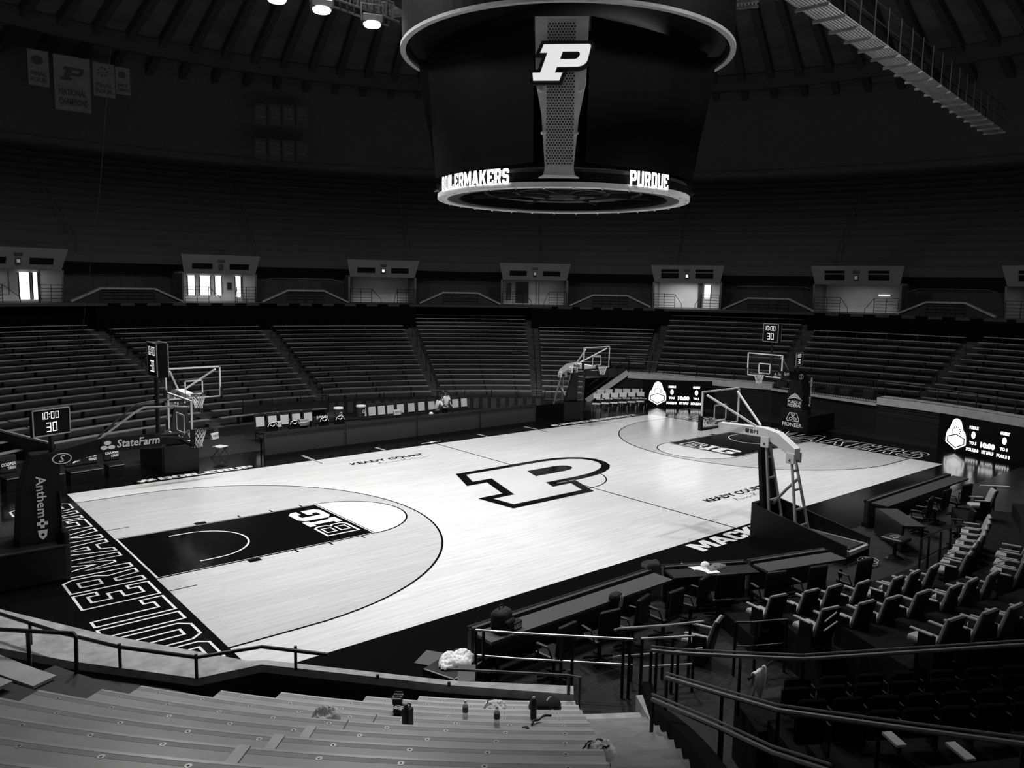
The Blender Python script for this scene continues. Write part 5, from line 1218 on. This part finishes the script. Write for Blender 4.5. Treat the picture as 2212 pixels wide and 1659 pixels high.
def cloth_pile(name, label, cat, loc, rx, ry, h, m_, seed, stripes=None, rz=0., fold=1.):
    """crumpled cloth: a dome pushed into folds"""
    rnd = random.Random(seed); t = thing(name, label, cat, loc, rz); n, k = 72, 26; of = Vector((rnd.uniform(0, 50), rnd.uniform(0, 50), 0)); ph = rnd.uniform(0, 6.28)
    vs = []; fs = []
    for j in range(k+1):
        q = j/k
        for i in range(n):
            a = 2*PI*i/n; ed = 1+.22*noise.noise(Vector((math.cos(a)*1.6, math.sin(a)*1.6, seed)))+.1*noise.noise(Vector((math.cos(a)*5, math.sin(a)*5, seed)))
            x, y = rx*q*ed*math.cos(a), ry*q*ed*math.sin(a)
            pv = Vector((x, y, 0))*(5.5/max(rx, ry)*.5)+of; wv = noise.noise(pv)*1.2
            rdg = 1-abs(noise.noise(pv*1.5+Vector((wv, wv*.6, 0))))*2.6; fine = 1-abs(noise.noise(pv*3.6+Vector((wv, 0, 3))))*2.4
            dome = (1-q**2.2)**.6
            z = h*dome*(.8+.45*noise.noise(pv*.55))-h*.22*(max(0, 1-abs(noise.noise(pv*.8+Vector((wv*.6, 0, 0))))*7)+.6*max(0, 1-abs(noise.noise(pv*1.5+Vector((wv*.5, wv, 5))))*6))*dome
            vs.append((x, y, max(.004, z)))
    for j in range(k):
        for i in range(n): fs.append((j*n+i, (j+1)*n+i, (j+1)*n+(i+1) % n, j*n+(i+1) % n))
    o = MB().add(vs, fs).build('cloth', m_, t, smooth=True)
    if stripes:
        for s_ in stripes:
            lp = [i for i in range(n) if s_[0] <= i/n <= s_[1]]; m = MB()
            m.tube([Vector(vs[int(s_[2]*k)*n+i])+Vector((0, 0, .006)) for i in lp], .007, 5); m.build('stripe', 'dtext', t)
    return t
def bench_top(px, py, k):      # point on foreground bench row k seen at that pixel
    return atz(px, py, znr(k))
p = bench_top(705, 1550, 4); cloth_pile('crumpled_shirt', 'crumpled white shirt lying on the foreground bench, left of the black bottle', 'clothing', p, .16, .12, .15, 'cloth', 3)
p = bench_top(1066, 1531, 1); cloth_pile('crumpled_towel', 'crumpled white towel on the front bench behind the two water bottles', 'clothing', p, .18, .12, .12, 'cloth', 5, [(.1, .45, .5)])
p = bench_top(1290, 1632, 6); cloth_pile('striped_shirt', 'crumpled pale shirt with dark stripes on the bench beside the stairs', 'clothing', p, .2, .14, .13, 'cloth', 11, [(.05, .5, .45), (.55, .9, .6), (.1, .4, .7)])
# pair of slides
p = bench_top(868, 1540, 3); t = thing('slide_sandals', 'pair of black slide sandals with white stripes beside the black bottle', 'sandals', p, .5)
for i, (dx, dy, tl) in enumerate(((-.05, 0, .25), (.04, .07, 1.1))):
    s = MB(); s.rbox((dx, dy, .03+.05*i), (.26, .10, .035), .015, rz=.35*i, tilt=('Y', -tl)); s.build('sole', 'blackp', t)
    u = MB()
    for j in range(5):
        a = PI*j/4; 
    s2 = MB(); s2.rbox((dx-.02, dy, .07+.06*i), (.12, .11, .05), .03, rz=.35*i, tilt=('Y', -tl)); s2.build('strap', 'blackp', t)
    for j in range(3): MB().rbox((dx-.05+.03*j, dy, .098+.06*i+.012*j*i), (.014, .112, .012), .004, rz=.35*i, tilt=('Y', -tl)).build('stripe', 'wsign', t)
p = bench_top(881, 1569, 4); t = thing('jug_bottle', 'black square jug bottle standing on the foreground bench', 'bottle', p, .3)
MB().rbox((0, 0, .1), (.105, .085, .2), .02, seg=3).build('body', 'blackp', t); MB().lathe([(.03, .19), (.03, .225), (.02, .23), (.018, .25)], (-.025, 0, 0), 12).build('cap', 'dsteel', t); MB().tube([(.035, 0, .195), (.045, 0, .22), (.0, 0, .25), (-.03, 0, .245)], .008, 6).build('handle', 'dsteel', t)
wm = mat('thin_clear_plastic', .6, .1, 0, alpha=.35); lm = mat('bottle_label', .06, .5, 0)
for i, (px, py, k) in enumerate(((1005, 1551, 3), (1073, 1566, 4))):
    p = bench_top(px, py, k); t = thing('water_bottle', 'clear water bottle with dark label on the foreground bench, %s of two' % ('left', 'right')[i], 'bottle', p, 0, 'water bottles')
    MB().lathe([(.028, 0), (.031, .01), (.031, .13), (.029, .15), (.013, .18), (.013, .19)], n=14).build('body', wm, t, smooth=True); MB().lathe([(.0325, .075), (.0325, .135)], n=14).build('label_band', lm, t); MB().lathe([(.015, .188), (.015, .205)], n=12).build('cap', 'offwhite', t)
p = bench_top(1152, 1551, 3); t = thing('wine_shaped_bottle', 'tall slim dark bottle standing on the bench in front of the backpack', 'bottle', p); MB().lathe([(.034, 0), (.036, .01), (.036, .17), (.03, .2), (.017, .23)], n=14).build('body', 'blackp', t, smooth=True); MB().lathe([(.017, .228), (.017, .25), (.01, .253)], n=12).build('cap', 'offwhite', t)
p = bench_top(1177, 1537, 1); t = thing('backpack', 'rounded patterned backpack lying behind the slim dark bottle', 'backpack', p, .2)
vs = MB(); vs.lathe([(.19, 0), (.21, .06), (.19, .14), (.12, .19), (.02, .21)], n=20); vs.build('bag_body', 'blackc', t, smooth=True)
for j in range(3): MB().tube([(-.13+.02*j, -.17+.05*j, .1+.035*j), (0, -.16+.05*j, .14+.03*j), (.13, -.14+.05*j, .1+.03*j)], .018, 6).build('light_band', 'lbl', t)
p = bench_top(1160, 1561, 4); t = thing('sunglasses', 'dark sunglasses and cord lying on the bench before the slim bottle', 'glasses', p, .1)
MB().rbox((-.17, 0, .012), (.08, .04, .02), .008, tilt=('Y', .35)).build('case', 'blackp', t); MB().rbox((-.2, -.01, .02), (.03, .025, .015), .006).build('tag', 'paper', t); MB().tube([(-.08, 0, .01), (-.03, .02, .03), (.03, .0, .02), (.08, 0, .035), (.14, .01, .02), (.2, -.02, .008)], .012, 6).build('cord', 'blackp', t)
# floor-side things near the left end of the press tables
T0 = atz(985, 1380, .74)
cloth_pile('white_clothes', 'white clothes heaped on a black case at the left end of the near press table', 'clothing', (T0.x, T0.y, .32), .36, .25, .22, 'cloth', 21)
t = thing('equipment_case', 'black case with pale edge under the heap of white clothes', 'case', (T0.x, T0.y, 0), .3); MB().rbox((0, 0, .15), (1.0, .7, .3), .03).build('case_body', 'black', t); MB().beam((-.5, -.36, .31), (.5, -.36, .31), .02, .02).build('edge_strip', 'lbl', t)
p = atz(1083, 1358, .78); t = thing('backpack', 'dark backpack standing on the near press table by the white printed cup', 'backpack', (p.x, p.y, .75), .3)
MB().rbox((0, 0, .2), (.42, .3, .42), .12, seg=4).build('bag_body', 'carpet', t); MB().rbox((0, -.17, .14), (.3, .1, .22), .05).build('front_pocket', 'blackc', t); MB().tube([(-.08, 0, .4), (-.05, .02, .47), (.05, .02, .47), (.08, 0, .4)], .012, 6).build('handle', 'black', t)
p = atz(1114, 1356, .78); t = thing('printed_sign', 'small dark block with white printed letters on the near press table', 'sign', (p.x, p.y, .75), .2); MB().rbox((0, 0, .08), (.26, .12, .16), .02).build('block', 'black', t); m = MB(); text(m, 'PURDUE', place2((-.12, -.066, .04), (1, 0, 0), (0, 0, 1)), .24, .09, .02); m.build('print', 'wsign', t)
p = atz(935, 1425, 0); t = thing('floor_plate', 'grey square floor plate lying on the black floor left of the press tables', 'plate', (p.x, p.y, .004), .55); MB().box((0, 0, .01), (.55, .5, .02)).build('plate', 'tabletop', t)
p = atz(1007, 1475, 1.3); t = thing('paper_sheet', 'white paper sheet taped to the front wall ledge', 'paper', (p.x, p.y, 1.3), -.7); MB().box((0, .12, .09), (.25, .01, .22), tilt=('X', -.6)).build('sheet', 'paper', t)
rp = random.Random(4)
for i in range(6):
    p = atz(1487+i*10, 1221+i*3, .76); t = thing('paper_sheet', 'loose white paper on the black covered press table, %s from the left' % ORD[i], 'paper', (p.x, p.y, .762+.003*i), rp.uniform(0, 3), 'loose papers on the covered press table'); MB().box((0, 0, .001), (.22, .3, .002)).build('sheet', 'paper', t)
p = atz(1523, 1223, .78); t = thing('cap', 'white baseball cap on the black covered press table', 'cap', (p.x, p.y, .765), .8)
MB().lathe([(.095, 0), (.1, .04), (.08, .09), (.04, .115), (.003, .12)], n=18).build('crown', 'cloth', t, smooth=True); MB().rbox((-.11, 0, .012), (.11, .14, .01), .004, tilt=('Y', .15)).build('brim', 'cloth', t)
p = atz(1548, 1226, .78); cloth_pile('jacket', 'grey jacket lying right of the white cap', 'clothing', (p.x, p.y, .765), .3, .14, .12, 'grey', 31)
p = atz(1405, 1219, .78); cloth_pile('jacket', 'dark jacket on the press table left of the papers', 'clothing', (p.x, p.y, .765), .26, .16, .14, 'carpet', 33)
p = atz(1330, 1280, .9); t = thing('striped_bag', 'dark bag with white diagonal stripes hanging on a press chair', 'bag', (p.x, p.y, .5), .2); MB().rbox((0, 0, .2), (.3, .2, .4), .07).build('bag_body', 'blackc', t)
for j in range(3): MB().beam((-.03+.05*j, -.105, .12), (.03+.05*j, -.105, .36), .012, .01, (0, 1, 0)).build('stripe', 'wsign', t)
p = atz(1640, 1448, 1.6); t = thing('draped_towel', 'white towel draped over a dark railing post at the lower right', 'towel', p, .1)
m = MB(); vs = []; 
for i in range(9):
    x = -.17+.34*i/8
    for (y, z) in ((-.03, -.32+.1*math.sin(i*.9)), (-.035, -.1), (-.03, 0), (0, .025+.008*math.sin(i*2.3)), (.03, 0), (.035, -.2)): vs.append((x+(.0 if z > -.2 else -.03), y+.008*math.sin(i*1.7+z*9), z))
m.add(vs, [(6*i+j, 6*i+6+j, 6*i+7+j, 6*i+j+1) for i in range(8) for j in range(5)]); o = m.build('cloth', 'cloth', t, smooth=True); o.modifiers.new('s', 'SOLIDIFY').thickness = .015
MB().tube([(-.3, 0, -.02), (.6, .02, -.02)], .02, 6).build('bar', 'black', t)
# rails between the press tables and the stands
def floor_rail(label, pts, feet=(), r=.022, m_='steel', low=None):
    t = thing('guard_rail', label, 'railing'); m = MB(); m.tube(pts, r, 8); m.build('top_rail', m_, t)
    if low: m = MB(); m.tube([Vector(p)-Vector((0, 0, low)) for p in pts], r*.8, 8); m.build('lower_rail', m_, t)
    for q in feet: p = Vector(pts[0]).lerp(Vector(pts[-1]), q); MB().tube([p, (p.x, p.y, 0)], r*1.3, 6).build('post', 'black', t)
floor_rail('polished handrail behind the office chairs at the left end of the press tables', [atz(1028, 1361, 1.05), atz(1120, 1368, 1.05), atz(1368, 1381, 1.05)], (0, .05, .55, .62, .94, .98), low=.45)
floor_rail('polished handrail slanting up behind the middle press chairs', [atz(1328, 1361, .95), atz(1337, 1358, 1.05), atz(1450, 1350, 1.05), atz(1520, 1342, 1.05)], (.2, .55, .85), low=.5)
floor_rail('polished double handrail left of the lone armchair', [atz(1385, 1380, 1.0), atz(1500, 1374, 1.0)], (.02, .3, .6, 1.0), low=.5)
floor_rail('dark railing between the lone armchair and the armchair rows', [atz(1590, 1344, 1.0), atz(1625, 1344, 1.0), atz(1700, 1338, 1.0)], (0, .4, 1.), m_='black', low=.45)
floor_rail('dark tall railing at the right end of the press area', [atz(1990, 1165, 1.15), atz(2030, 1146, 1.15), atz(2075, 1132, 1.15)], (0, .2, .5, .75, 1.), m_='black', low=.5)
for i, (a, b) in enumerate((((1782, 1343), (1807, 1323)), ((2040, 1200), (2065, 1193)), ((2156, 1215), (2188, 1208)), ((1780, 1363), (1808, 1343)))):
    floor_rail('short polished handrail among the padded armchairs, %s' % ('leftmost upper', 'beside the front row end', 'rightmost', 'leftmost lower')[i], [atz(*a, 1.6), atz(*b, 1.6)], (), .014)
t = thing('corner_sign_rail', 'short white rail above the dark corner behind the armchair rows', 'rail'); MB().beam(atz(2117, 1049, 1.0), atz(2181, 1052, 1.0), .05, .04).build('rail', 'offwhite', t); p = atz(2150, 1052, 1.0); MB().tube([p, (p.x, p.y, 0)], .03, 6).build('post', 'black', t)
t = thing('padded_stool', 'black round stool with a faint P beside the dark end desk', 'stool', tuple(atz(1935, 1160, .55))[:2]+(0,)); MB().rbox((0, 0, .5), (.6, .6, .12), .06).build('seat', 'pad', t); m = MB(); o1, i1 = P_loops(.22); m.ring2(o1, .02, place2((0, 0, .565), (.9, -.3, 0), (.3, .9, 0))); m.build('emblem', 'lbl', t); MB().lathe([(.25, 0), (.05, .06), (.04, .45)], n=12).build('pedestal', 'black', t)
t = thing('coiled_cables', 'tangle of cables on the floor behind the practice goal base', 'cables', (.1, -11.5, 0)); m = MB(); rc = random.Random(9)
for j in range(4): m.tube([(.3*math.cos(a*.7+j)+rc.uniform(-.05, .05), .25*math.sin(a*.7+j*2), .03+.02*j) for a in range(10)], .015, 5)
m.build('cable', 'lbl', t)

# ================================================================ left edge: sloping tunnel wall, and tiny aisle lights of the upper deck
a, b = atz(-40, 919, 1.25), atz(107, 957, 1.0); m = MB().use('ledge').beam(a, b, .1, .07); m.use('wall_black').add([a, b, (b.x, b.y, 0), (a.x, a.y, 0)], [(0, 1, 2, 3)])
o = m.build('wall_left'); o['kind'] = 'structure'
t = thing('tunnel_rail', 'thin dark rail above the pale sloping wall edge at the left edge', 'rail'); MB().tube([atz(-40, 892, 1.5), atz(80, 930, 1.3)], .02, 6).build('rail', 'black', t)
for i, (px, py, wds) in enumerate(((108, 460, 'leftmost and brightest'), (119, 475, 'just below the leftmost one'), (506, 483, 'above the second entrance'), (888, 510, 'above the third entrance'), (1272, 518, 'above the middle entrances'), (2066, 496, 'far right'))):
    p = atr(px, py, 43); t = thing('aisle_light', 'tiny step light glowing in the dark upper deck, '+wds, 'light', p, 0, 'tiny step lights'); MB().box((0, 0, 0), (.18, .1, .05)).build('lens', 'lbl' if i else 'led2', t)
